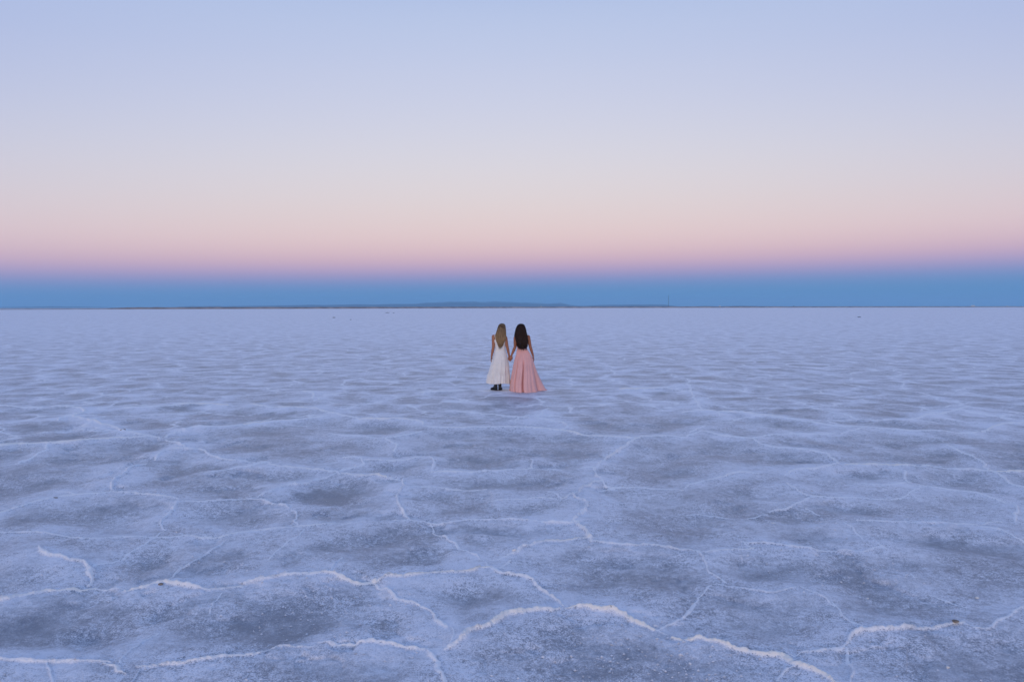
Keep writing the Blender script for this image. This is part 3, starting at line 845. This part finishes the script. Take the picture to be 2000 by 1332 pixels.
def unite(bm, voxel, smooth_iter=4):
    """melt overlapping volumes into one continuous skin"""
    me = bpy.data.meshes.new('tmp'); bmesh.ops.recalc_face_normals(bm, faces=bm.faces); bm.to_mesh(me); bm.free()
    o = bpy.data.objects.new('tmp', me); C.objects.link(o)
    m = o.modifiers.new('r', 'REMESH'); m.mode = 'VOXEL'; m.voxel_size = voxel; m.use_smooth_shade = True
    s = o.modifiers.new('s', 'SMOOTH'); s.factor = .5; s.iterations = smooth_iter
    dg = bpy.context.evaluated_depsgraph_get(); dg.update()
    res = bpy.data.meshes.new_from_object(o.evaluated_get(dg))
    bpy.data.objects.remove(o); bpy.data.meshes.remove(me)
    return res

def hand(bm, wrist, down, normal, thumb_side, curls, spread=.0, thumb_dir=None):
    """palm, five unequal bent fingers; 'normal' is where the palm faces, 'thumb_side' the sideways axis towards the thumb"""
    w = Vector(wrist); d = Vector(down).normalized(); s = Vector(thumb_side); s = (s - d * s.dot(d)).normalized()
    n = Vector(normal); n = (n - d * n.dot(d) - s * n.dot(s)).normalized()
    lens = [(.040, .024, .019), (.044, .028, .020), (.041, .026, .019), (.032, .019, .017)]
    offs = [.027, .009, -.009, -.026]
    for i in range(4):
        k = w + d * (.080 - (.004, 0, .004, .012)[i]) + s * offs[i]
        chain(bm, [(w + s * offs[i] * .55, .0125), (w + d * .045 + s * offs[i] * .85 + n * .002, .0125), (k, .0105)])
        ang = 0; p = k; dirr = d + s * offs[i] * spread * 20
        pts = [(p, .0092)]
        for L, c, r in zip(lens[i], curls, (.0088, .0080, .0068)):
            ang += c
            dd = (dirr.normalized() * math.cos(ang) + n * math.sin(ang))
            p = p + dd * L; pts.append((p, r))
        chain(bm, pts)
    t0 = w + d * .022 + s * .020 + n * .006
    t1 = w + d * .050 + s * .040 + n * .016
    t2 = t1 + (d * .9 + n * .35 + s * .15).normalized() * .030
    t3 = t2 + (d * .9 + n * .45 - s * .15).normalized() * .024
    chain(bm, [(t0, .0135), (t1, .0115), (t2, .0100), (t3, .0078)])

def arm(bm, sh, el, wr):
    sh, el, wr = Vector(sh), Vector(el), Vector(wr)
    chain(bm, [(sh, .053), (sh.lerp(el, .25), .050), (sh.lerp(el, .6), .044), (el, .036)])
    chain(bm, [(el, .036), (el.lerp(wr, .25), .039), (el.lerp(wr, .7), .030), (wr, .0235)])

def leg(bm, hip, knee, ankle):
    h, k, a = Vector(hip), Vector(knee), Vector(ankle)
    chain(bm, [(h, .085), (h.lerp(k, .4), .072), (h.lerp(k, .8), .055), (k, .050)])
    chain(bm, [(k, .050), (k.lerp(a, .3) + Vector((0, -.012, 0)), .053), (k.lerp(a, .7), .036), (a, .030)])

def foot(bm, ankle, ang):
    a = Vector(ankle); f = Vector((math.sin(ang), math.cos(ang), 0)); s = Vector((math.cos(ang), -math.sin(ang), 0))
    g = Vector((a.x, a.y, .028))
    capsule(bm, a, g - f * .03, .030, .028)
    for o in (-.018, 0, .018):
        chain(bm, [(g - f * .02 + s * o * .6, .026), (g + f * .07 + s * o, .024), (g + f * .15 + s * o * 1.3 - Vector((0, 0, .008)), .017), (g + f * .19 + s * o * 1.2 - Vector((0, 0, .012)), .012)])

def head(bm, c, tilt=0.0):
    """faces +Y; c = centre of the skull"""
    Rm = Matrix.Rotation(tilt, 3, 'Y')
    def P(x, y, z): return Vector(c) + Rm @ Vector((x, y, z))
    ellip(bm, P(0, -.008, .018), (.073, .092, .092), Rm)
    ellip(bm, P(0, .018, -.045), (.055, .066, .068), Rm)
    ellip(bm, P(0, .066, -.092), (.024, .020, .020), Rm)            # chin
    capsule(bm, P(0, .082, .002), P(0, .104, -.034), .007, .012)      # nose
    for s in (-1, 1):
        ellip(bm, P(s * .075, -.002, -.010), (.010, .017, .030), Rm)   # ear
        ellip(bm, P(s * .031, .074, .002), (.014, .012, .010), Rm)     # eye under its lid
        capsule(bm, P(s * .014, .084, .020), P(s * .048, .072, .020), .006, .005)  # brow
        ellip(bm, P(s * .040, .060, -.038), (.020, .018, .018), Rm)    # cheek
        ellip(bm, P(s * .008, .087, -.055), (.014, .008, .005), Rm)    # lips
    ellip(bm, P(0, .085, -.064), (.017, .009, .006), Rm)

def skin_mat(name, c):
    M = Mat(name); tc = M.node('ShaderNodeTexCoord').outputs['Object']
    nz = M.noise(tc, 9, 3, .5).outputs[0]
    M.put(M.b.inputs['Base Color'], M.mix(nz, tuple(v * .85 for v in c) + (1,), tuple(v * 1.15 for v in c) + (1,)))
    M.b.inputs['Roughness'].default_value = .5
    M.b.inputs['Subsurface Weight'].default_value = .12
    M.b.inputs['Subsurface Radius'].default_value = (.012, .005, .003)
    M.b.inputs['Subsurface Scale'].default_value = 1
    return M.m

def cloth_mat(name, c, weave=900, var=.06, transl=.0, rough=.85):
    M = Mat(name); tc = M.node('ShaderNodeTexCoord').outputs['Object']
    nz = M.noise(tc, 6, 3, .6).outputs[0]
    mp = M.node('ShaderNodeMapping'); mp.inputs['Scale'].default_value = (1, 1, .15); M.l.new(tc, mp.inputs['Vector'])
    nf = M.noise(mp.outputs[0], 60, 3, .6).outputs[0]
    M.put(M.b.inputs['Base Color'], M.mix(M.smooth(nz, .3, .7), tuple(v * (1 - var) for v in c) + (1,), tuple(min(1, v * (1 + var)) for v in c) + (1,)))
    M.b.inputs['Roughness'].default_value = rough
    M.b.inputs['Specular IOR Level'].default_value = .2
    M.b.inputs['Sheen Weight'].default_value = .15
    bp = M.node('ShaderNodeBump'); bp.inputs['Strength'].default_value = .6; bp.inputs['Distance'].default_value = .012
    M.l.new(nf, bp.inputs['Height']); M.l.new(bp.outputs[0], M.b.inputs['Normal'])
    if transl:
        tr_ = M.node('ShaderNodeBsdfTranslucent'); tr_.inputs['Color'].default_value = tuple(c) + (1,)
        mx = M.node('ShaderNodeMixShader'); mx.inputs[0].default_value = transl
        M.l.new(M.b.outputs[0], mx.inputs[1]); M.l.new(tr_.outputs[0], mx.inputs[2])
        M.l.new(mx.outputs[0], M.n['Material Output'].inputs['Surface'])
    return M.m

def hair_mat(name, root, mid, tip, z0, z1, streak_c):
    M = Mat(name); tc = M.node('ShaderNodeTexCoord').outputs['Object']
    sp = M.node('ShaderNodeSeparateXYZ'); M.l.new(tc, sp.inputs[0])
    t = M.math('DIVIDE', M.math('SUBTRACT', z1, sp.outputs['Z']), z1 - z0)
    mp = M.node('ShaderNodeMapping'); mp.inputs['Scale'].default_value = (1, 1, .06); M.l.new(tc, mp.inputs['Vector'])
    st = M.noise(mp.outputs[0], 75, 3, .6).outputs[0]
    t2 = M.math('MULTIPLY_ADD', M.math('SUBTRACT', st, .5), .5, t)
    rp = ramp(M.n, [(0.0, root), (.16, root), (.30, mid), (.75, tip), (1.0, mid)])
    M.l.new(t2, rp.inputs[0])
    c = M.mix(M.smooth(st, .35, .65), rp.outputs[0], streak_c)  # paler strand colour streaked through by noise
    c2 = M.mix(.65, rp.outputs[0], c)
    M.put(M.b.inputs['Base Color'], c2)
    M.b.inputs['Roughness'].default_value = .6
    M.b.inputs['Specular IOR Level'].default_value = .15
    return M.m

def hair_mesh(name, rings, mat, parent, locks, seed, wave, head_c):
    """rings: (z, x_left, x_right, y_back, y_front) from crown to tip; solid fall of hair with separate locks over it"""
    rnd = random.Random(seed)
    bm = bmesh.new(); n = 64; rows = []
    Zs = [r[0] for r in rings][::-1]
    def at(z, q): return float(np.interp(z, Zs, [r[q] for r in rings][::-1]))
    zt, zb = rings[0][0], rings[-1][0]; N = 46
    ph = [rnd.uniform(0, 6.28) for _ in range(6)]
    def pt(z, a, out=0.0):
        xl, xr, yb, yf = at(z, 1), at(z, 2), at(z, 3), at(z, 4)
        cx, cy = (xl + xr) / 2, (yb + yf) / 2; rx, ry = (xr - xl) / 2, (yf - yb) / 2
        return Vector((cx + (rx + out) * math.cos(a), cy + (ry + out) * math.sin(a), z))
    for i in range(N + 1):
        z = zt + (zb - zt) * i / N; row = []
        for k in range(n):
            a = 2 * PI * k / n
            t = i / N
            o = .004 * math.sin(a * 13 + ph[0] + 5 * t) + .003 * math.sin(a * 29 + ph[1] - 7 * t) + wave * t * (math.sin(a * 5 + z * 30 + ph[2]) + .8 * math.sin(a * 2 + z * 52 + ph[3]))
            row.append(bm.verts.new(pt(z, a, o)))
        rows.append(row)
    for a, b in zip(rows[:-1], rows[1:]):
        for k in range(n): bm.faces.new((a[k], a[(k + 1) % n], b[(k + 1) % n], b[k]))
    bm.faces.new(rows[0]); bm.faces.new(rows[-1][::-1])
    for _ in range(locks):
        a = rnd.uniform(PI * .98, PI * 2.02); z0 = zt - abs(rnd.gauss(0, .05)) - .004
        z1 = zb + rnd.uniform(-.07, .16) * (1 if rnd.random() < .6 else .6); wv_, fq, p0 = rnd.uniform(.3, 1.0) * wave * 1.6, rnd.uniform(24, 46), rnd.uniform(0, 6.28)
        prev = None; r0 = rnd.uniform(.004, .009); steps = 22; da = rnd.gauss(0, .12)
        for i in range(steps + 1):
            t = i / steps; z = z0 + (z1 - z0) * t
            c = pt(z if z > zb else zb, a + da * t + wv_ * 6 * t * math.sin(fq * z + p0), .002 + .004 * t + wv_ * .5 * t * math.cos(fq * z + p0)); c.z = z
            rad = r0 * min(1, 4 * t + .3) * (1 - t ** 4 * .85)
            nrm = Vector((math.cos(a), math.sin(a), 0)); tg = Vector((-math.sin(a), math.cos(a), 0))
            row = [bm.verts.new(c + tg * rad * math.cos(q * PI / 3) + nrm * rad * .6 * math.sin(q * PI / 3)) for q in range(6)]
            if prev:
                for q in range(6): bm.faces.new((prev[q], prev[(q + 1) % 6], row[(q + 1) % 6], row[q]))
            else: bm.faces.new(row[::-1])
            prev = row
        bm.faces.new(prev)
    return obj(name, bm, mat, parent)

def cloth_loft(name, rows, mat, parent, closed=True, thick=.003):
    bm = bmesh.new(); R_ = [[bm.verts.new(p) for p in row] for row in rows]; n = len(rows[0])
    for a, b in zip(R_[:-1], R_[1:]):
        for k in range(n if closed else n - 1): bm.faces.new((a[k], a[(k + 1) % n], b[(k + 1) % n], b[k]))
    o = obj(name, bm, mat, parent)
    s = o.modifiers.new('thickness', 'SOLIDIFY'); s.thickness = thick; s.offset = 0
    return o

def strip(name, pts, w, mat, parent, axis=(1, 0, 0), thick=.003):
    ax = Vector(axis).normalized()
    rows = [[Vector(p) - ax * w / 2, Vector(p) + ax * w / 2] for p in pts]
    return cloth_loft(name, rows, mat, parent, closed=False, thick=thick)

D0 = 18.55
# ---- blonde woman in the white dress -------------------------------------------------
XL = (978.5 - 1000) / F * D0
A = empty('person', (XL, D0, 0))
tag(A, 'person with long blonde hair in a white sleeveless dress and black boots, seen from behind', 'person', 'two people standing hand in hand')
skinA = skin_mat('tan_skin', (.36, .145, .075))
bm = bmesh.new()
solid_loft(bm, [(-.035, .01, .80, .10, .08), (-.03, .0, .86, .140, .10), (-.025, 0, .92, .138, .098), (-.02, .0, 1.0, .112, .082), (-.018, .003, 1.06, .112, .083),
                (-.02, .006, 1.14, .125, .092), (-.025, .008, 1.22, .138, .098), (-.03, .004, 1.29, .150, .088), (-.033, -.002, 1.345, .150, .070), (-.03, -.006, 1.385, .095, .055), (-.025, -.008, 1.41, .055, .048)])
for s in (-1, 1):
    ellip(bm, (-.025 + s * .062, .075, 1.225), (.058, .048, .055))
    ellip(bm, (-.025 + s * .055, -.028, .87), (.072, .070, .085))
chain(bm, [((-.028, -.012, 1.37), .056), ((-.015, -.006, 1.44), .050), ((.0, .0, 1.49), .050)])
head(bm, (.012, .0, 1.553), R(4))
capsule(bm, (-.03, -.01, 1.375), (-.185, 0, 1.355), .040, .044)
capsule(bm, (-.03, -.01, 1.365), (.105, 0, 1.325), .040, .042)
WA_L = (-.238, .005, .850)
arm(bm, (-.182, 0, 1.345), (-.192, -.015, 1.075), WA_L)
hand(bm, WA_L, (-.20, .12, -1), (.9, .3, 0), (0.1, 1, 0), (.25, .3, .25))
WA_R = (.205, .010, .858)
arm(bm, (.108, 0, 1.318), (.158, -.02, 1.085), WA_R)
hand(bm, WA_R, (.30, .05, -1), (.05, -1, 0), (-1, .0, -.2), (.35, 1.0, .9))
AL, AR = (-.136, -.02, .10), (-.030, -.02, .10)
leg(bm, (-.105, 0, .84), (-.118, .015, .48), AL)
leg(bm, (.025, 0, .84), (-.015, .015, .48), AR)
for q, an in ((AL, -38), (AR, 8)): chain(bm, [(q, .028), ((q[0] + .03 * math.sin(R(an)), q[1] + .03 * math.cos(R(an)), .055), .024), ((q[0] + .12 * math.sin(R(an)), q[1] + .12 * math.cos(R(an)), .038), .016)])
me = unite(bm, .0055); link_mesh('body', me, skinA, A)

white = cloth_mat('white_cotton', (.88, .85, .80), transl=.15)
n = 120
# upper part with scooped back
rows = []
for i in range(15):
    t = i / 14; row = []
    for k in range(n):
        a = 2 * PI * k / n
        back = max(0, -math.sin(a)); front = max(0, math.sin(a))
        top = 1.255 + .045 * (1 - back) ** 2 * (1 - front) * 0 + .05 * front + .02 * abs(math.cos(a))
        z = 1.005 + (top - 1.005) * t
        rx = np.interp(z, [1.0, 1.06, 1.14, 1.22, 1.30], [.130, .124, .134, .147, .158]); ry = np.interp(z, [1.0, 1.06, 1.14, 1.22, 1.30], [.100, .094, .102, .112, .108])
        cx = np.interp(z, [1.0, 1.06, 1.3], [-.020, -.018, -.030]); cy = .005 + .03 * front * math.exp(-((z - 1.22) / .06) ** 2)
        o = .0025 * math.sin(a * 11 + z * 20)
        row.append((cx + math.cos(a) * (rx + o), cy + math.sin(a) * (ry + o), z))
    rows.append(row)
def fold(a, t, spec): return sum(am * t ** pw * math.cos(f * a + p) for f, p, am, pw in spec)
bod = cloth_loft('bodice', rows, white, A)
# skirt with pintucks, then a gathered flounce
specA = [(5, .4, .016, 1.2), (9, 1.9, .011, 1.1), (14, .7, .008, 1.0), (23, 2.1, .004, .8)]
def skirtA(z, a, t, extra=0):
    hw = np.interp(z, [.17, .40, .65, .85, 1.005], [.268, .262, .222, .175, .128]); hd = np.interp(z, [.17, .40, .65, .85, 1.005], [.235, .225, .185, .150, .100])
    cx = np.interp(z, [.17, .40, .65, .85, 1.005], [-.085, -.068, -.035, -.022, -.020])
    f = fold(a, t, specA) + extra
    return (cx + math.cos(a) * (hw + f), .005 + math.sin(a) * (hd + f), z)
rows = []
for i in range(100):
    z = 1.015 - (1.015 - .402) * i / 99; t = (1.015 - z) / .845
    tuck = .006 * max(0, math.sin((z - .42) * 2 * PI / .036)) ** 3 if .42 < z < .70 and abs(z - .56) > .02 else 0
    g = .003 * max(0, 1 - i / 14)
    rows.append([skirtA(z, 2 * PI * k / 240, t, tuck + g * math.sin(60 * 2 * PI * k / 240)) for k in range(240)])
sk = cloth_loft('skirt', rows, white, A)
rows = []
nf_ = 300
for i in range(26):
    u = i / 25; row = []
    for k in range(nf_):
        a = 2 * PI * k / nf_
        z = .418 - u * (.235 + .012 * math.sin(3 * a + 1.2) + (.02 if math.cos(a) > .3 else 0) * math.cos(a))
        t = (1.015 - .41) / .845
        ru = .012 * u ** .7 * (math.cos(28 * a + 2.0 * math.sin(3 * a)) + .6 * math.cos(19 * a + 1)) + .014 * u
        row.append(skirtA(z, a, t, .010 + ru))
    rows.append(row)
cloth_loft('flounce', rows, white, sk)
# waist band and lace line
rows = []
for i in range(5):
    z = 1.022 - .010 * i + .0; rows.append([(-.020 + math.cos(2 * PI * k / 96) * .1345, .005 + math.sin(2 * PI * k / 96) * .1045, z) for k in range(96)])
cloth_loft('waistband', rows, white, A)
for s, (xb, xt) in ((-1, (-.120, -.155)), (1, (.070, .082))):
    zt = 1.395 if s < 0 else 1.378
    pts = [(xb, -.098, 1.255), ((xb + xt) / 2 - .002 * s, -.090, 1.31), (xt * .96, -.062, zt - .03), (xt, -.02, zt), (xt, .025, zt - .005), (xt * .9, .075, zt - .06), (xb * .85, .108, 1.30)]
    strip('strap', [tuple(p) for p in catmull(pts, .012)], .020, white, A)

leather = simple_mat('black_leather', (.012, .012, .014), .38, .2, 40, .15, .5)
sole_m = simple_mat('boot_sole', (.02, .02, .022), .8, .2, 60)
def boot(ank, ang, parent):
    a = Vector(ank); f = Vector((math.sin(ang), math.cos(ang), 0)); s = Vector((math.cos(ang), -math.sin(ang), 0))
    b = bmesh.new()
    rings = []
    def ring(c, ax, up, rx, rz): return [b.verts.new(c + ax * math.cos(2 * PI * k / 24) * rx + up * math.sin(2 * PI * k / 24) * rz) for k in range(24)]
    # shaft
    for z, ry, rx in ((.172, .050, .043), (.14, .049, .041), (.11, .051, .041)):
        rings.append(ring(Vector((a.x, a.y, z)) - f * .004, s, f, rx, ry))
    for q, (u, z, hw, hh) in enumerate(((.012, .078, .040, .056), (.050, .062, .040, .046), (.095, .045, .044, .034), (.140, .036, .043, .027), (.175, .031, .034, .021), (.195, .026, .016, .012))):
        tl = min(1, (q + 1) / 3); up = (f * (1 - tl) + Vector((0, 0, 1)) * tl).normalized()
        rings.append(ring(Vector((a.x, a.y, z)) + f * u, s, up, hw, hh))
    for p, q in zip(rings[:-1], rings[1:]):
        for k in range(24): b.faces.new((p[k], p[(k + 1) % 24], q[(k + 1) % 24], q[k]))
    b.faces.new(rings[-1]); b.faces.new(rings[0][::-1])
    ellip(b, Vector((a.x, a.y, .060)) - f * .022, (.038, .042, .045))
    me = unite(b, .005, 3)
    o = link_mesh('boot', me, leather, parent)
    b = bmesh.new()
    prof = [(-.068, .022), (-.06, .032), (-.02, .036), (.03, .032), (.08, .041), (.13, .044), (.17, .036), (.20, .016), (.207, 0)]
    out = [(u, w) for u, w in prof] + [(u, -w) for u, w in prof[::-1][1:]]
    top = [b.verts.new(Vector((a.x, a.y, .020)) + f * u + s * w) for u, w in out]
    bot = [b.verts.new(Vector((a.x, a.y, .001)) + f * u + s * w) for u, w in out]
    b.faces.new(top); b.faces.new(bot[::-1])
    for k in range(len(out)): b.faces.new((top[k], top[(k + 1) % len(out)], bot[(k + 1) % len(out)], bot[k]))
    obj('sole', b, sole_m, o, False)
boot(AL, R(-38), A); boot(AR, R(8), A)

blonde = hair_mat('blonde_hair', (.030, .020, .016, 1), (.13, .085, .048, 1), (.25, .16, .08, 1), 1.08, 1.68, (.34, .23, .12, 1))
hair_mesh('hair', [(1.678, .010, .050, -.035, .025), (1.668, -.022, .082, -.066, .052), (1.650, -.044, .100, -.088, .062), (1.62, -.062, .110, -.104, .060), (1.57, -.078, .116, -.112, .045),
                   (1.50, -.098, .120, -.112, .025), (1.43, -.122, .124, -.112, .0), (1.36, -.136, .126, -.118, -.030), (1.28, -.122, .112, -.128, -.075), (1.21, -.092, .072, -.132, -.090),
                   (1.14, -.074, .038, -.128, -.094), (1.095, -.050, .012, -.122, -.098)], blonde, A, 150, 5, .010, None)

# ---- dark haired woman in the pink gown ----------------------------------------------
XR = (1017.7 - 1000) / F * D0
B = empty('person', (XR, D0, 0))
tag(B, 'person with long dark hair in a floor length pink gown with a train', 'person', 'two people standing hand in hand')
skinB = skin_mat('bronze_skin', (.31, .115, .06))
bm = bmesh.new()
solid_loft(bm, [(.03, .01, .80, .10, .08), (.03, .0, .86, .140, .10), (.03, 0, .92, .136, .098), (.028, .0, 1.0, .112, .082), (.025, .003, 1.06, .112, .085),
                (.022, .006, 1.14, .124, .092), (.02, .008, 1.22, .138, .098), (.018, .004, 1.29, .152, .088), (.017, -.002, 1.345, .150, .070), (.015, -.006, 1.385, .095, .055), (.012, -.008, 1.41, .055, .048)])
for s in (-1, 1):
    ellip(bm, (.02 + s * .064, .078, 1.225), (.060, .050, .056))
    ellip(bm, (.03 + s * .055, -.028, .87), (.072, .070, .085))
chain(bm, [((.015, -.012, 1.37), .056), ((.008, -.006, 1.44), .050), ((.0, .0, 1.49), .050)])
head(bm, (.002, .0, 1.548), R(-2))
capsule(bm, (.015, -.01, 1.365), (-.130, 0, 1.325), .040, .042)
capsule(bm, (.015, -.01, 1.375), (.170, 0, 1.345), .040, .044)
dX = XL - XR
WB_L = (dX + .262, -.028, .872)
arm(bm, (-.135, 0, 1.318), (-.152, -.02, 1.085), WB_L)
hand(bm, WB_L, (-.30, .0, -1), (0, 1, 0), (1, .0, -.2), (.35, 1.0, .9))
WB_R = (.305, -.015, .858)
arm(bm, (.178, 0, 1.338), (.236, -.02, 1.075), WB_R)
hand(bm, WB_R, (.22, .10, -1), (-.9, .3, 0), (-.1, 1, 0), (.25, .3, .25))
AL, AR = (-.04, -.02, .085), (.10, -.02, .085)
leg(bm, (-.045, 0, .84), (-.045, .015, .47), AL)
leg(bm, (.105, 0, .84), (.105, .015, .47), AR)
foot(bm, AL, R(-10)); foot(bm, AR, R(12))
me = unite(bm, .0055); link_mesh('body', me, skinB, B)

pink = cloth_mat('pink_chiffon', (.86, .49, .45), transl=.12, var=.05)
rows = []
for i in range(13):
    t = i / 12; row = []
    for k in range(n):
        a = 2 * PI * k / n
        front = max(0, math.sin(a)); sd = abs(math.cos(a))
        top = 1.030 + .13 * sd ** 2 * (1 if math.sin(a) > -.55 else .5) + .27 * front ** .8 if math.sin(a) > 0 else 1.030 + .13 * sd ** 4
        z = .995 + (top - .995) * t
        rx = np.interp(z, [1.0, 1.06, 1.14, 1.22, 1.30], [.129, .121, .133, .147, .160]); ry = np.interp(z, [1.0, 1.06, 1.14, 1.22, 1.30], [.100, .094, .102, .112, .108])
        cx = np.interp(z, [1.0, 1.06, 1.3], [.028, .025, .018]); cy = .005 + .032 * front * math.exp(-((z - 1.22) / .06) ** 2)
        o = .003 * math.sin(a * 13 + z * 10)
        row.append((cx + math.cos(a) * (rx + o), cy + math.sin(a) * (ry + o), z))
    rows.append(row)
cloth_loft('bodice', rows, pink, B)
for xb, xt, zt in ((-.060, -.075, 1.395), (.095, .105, 1.40)):
    pts = [(xb, .112, 1.29), (xt, .060, zt - .03), (xt, .01, zt + .0), (xt * .9, -.045, zt - .01), (xt * .7, -.090, 1.32), (xt * .6, -.108, 1.24), (xt * .55, -.100, 1.12), (xt * .55, -.098, 1.02)]
    strip('strap', [tuple(p) for p in catmull(pts, .012)], .012, pink, B)
def sm(x): x = max(0, min(1, x)); return x * x * (3 - 2 * x)
def crease(a, c, w):          # sharp valley between two soft billows
    d = (a - c + PI) % (2 * PI) - PI
    return math.exp(-(d / w) ** 2)
def gown(z, a):
    t = (1.02 - z) / 1.02
    lft = np.interp(z, [0, .10, .25, .42, .60, .76, .90, 1.02], [-.292, -.290, -.268, -.235, -.200, -.165, -.118, -.097])
    rgt = np.interp(z, [0, .10, .25, .42, .60, .76, .90, 1.02], [.480, .452, .410, .370, .335, .300, .235, .158])
    bk = np.interp(z, [0, .25, .60, .90, 1.02], [.63, .50, .32, .16, .100])
    fr = np.interp(z, [0, .25, .60, .90, 1.02], [.40, .34, .25, .15, .105])
    ca, sa = math.cos(a), math.sin(a)
    cx = (lft + rgt) / 2; rx = (rgt - lft) / 2
    ry = bk if sa < 0 else fr
    # superellipse, wide at the back like a full gathered skirt
    f = 0
    tt = sm(t * 1.15)
    for c, w, d in ((4.60, .050, .150), (3.98, .045, .110), (5.30, .06, .020), (3.45, .06, .045), (5.72, .05, .035), (1.2, .08, .05), (2.2, .08, .05), (5.02, .05, .018), (4.28, .05, .020), (.35, .05, .03)):
        f -= d * tt * crease(a, c + .05 * math.sin(z * 5 + c), w * (1 + .5 * t))
    f += .008 * t * math.cos(9 * a + .6) + .003 * t * math.cos(17 * a + 2 + 2 * z) + .0045 * (1 - t) * math.cos(46 * a) * (1 if t > .02 else .3) + .003 * (1 - t) ** 2 * math.cos(31 * a + 3 * z)
    # train swept out to the right, just beyond the main billow
    tw = crease(a, .02, .36)
    train = tw * .150 * max(0, (t - .28) / .72) ** 1.35
    f -= .10 * crease(a, -.40, .10) * sm((t - .2) / .8)
    if z < .03:
        f += .012 * math.sin(37 * a) * (1 - z / .03)
    x = cx + ca * (rx + f) + train * (1.0)
    y = .0 + sa * (ry + f) - train * .05
    zz = z
    if t > .8 and tw > .3: zz = z + .012 * tw * math.sin(26 * a + 20 * x) * (1 - z / .2)
    return (x, y, max(zz, .004 + .004 * math.sin(23 * a)))
rows = []
for i in range(90):
    z = 1.02 * (1 - i / 89); rows.append([gown(z, 2 * PI * k / 420) for k in range(420)])
# hem spreading on the salt
last = rows[-1]
for q in (1, 2):
    rows.append([(p[0] * (1 + .012 * q) + .004 * math.sin(k * .9), p[1] * (1 + .015 * q) + .004 * math.sin(k * .7), .004 + .003 * math.sin(k * .5 + q)) for k, p in enumerate(last)])
sk = cloth_loft('skirt', rows, pink, B)
rows = []
for i in range(4):
    z = 1.035 - .011 * i; rows.append([(.029 + math.cos(2 * PI * k / 96) * .134, .004 + math.sin(2 * PI * k / 96) * .105, z) for k in range(96)])
cloth_loft('waistband', rows, pink, B)
brun = hair_mat('dark_brown_hair', (.010, .006, .006, 1), (.014, .008, .007, 1), (.022, .012, .010, 1), 1.03, 1.67, (.04, .020, .015, 1))
hair_mesh('hair', [(1.672, -.018, .026, -.035, .025), (1.662, -.052, .056, -.066, .052), (1.645, -.076, .078, -.090, .062), (1.61, -.100, .096, -.106, .060), (1.56, -.125, .112, -.116, .045),
                   (1.50, -.142, .124, -.120, .025), (1.43, -.155, .138, -.122, .0), (1.36, -.154, .154, -.128, -.040), (1.30, -.140, .158, -.136, -.075), (1.24, -.120, .158, -.140, -.090),
                   (1.16, -.098, .156, -.140, -.094), (1.10, -.082, .148, -.136, -.094), (1.055, -.058, .120, -.130, -.098)], brun, B, 190, 9, .016, None)
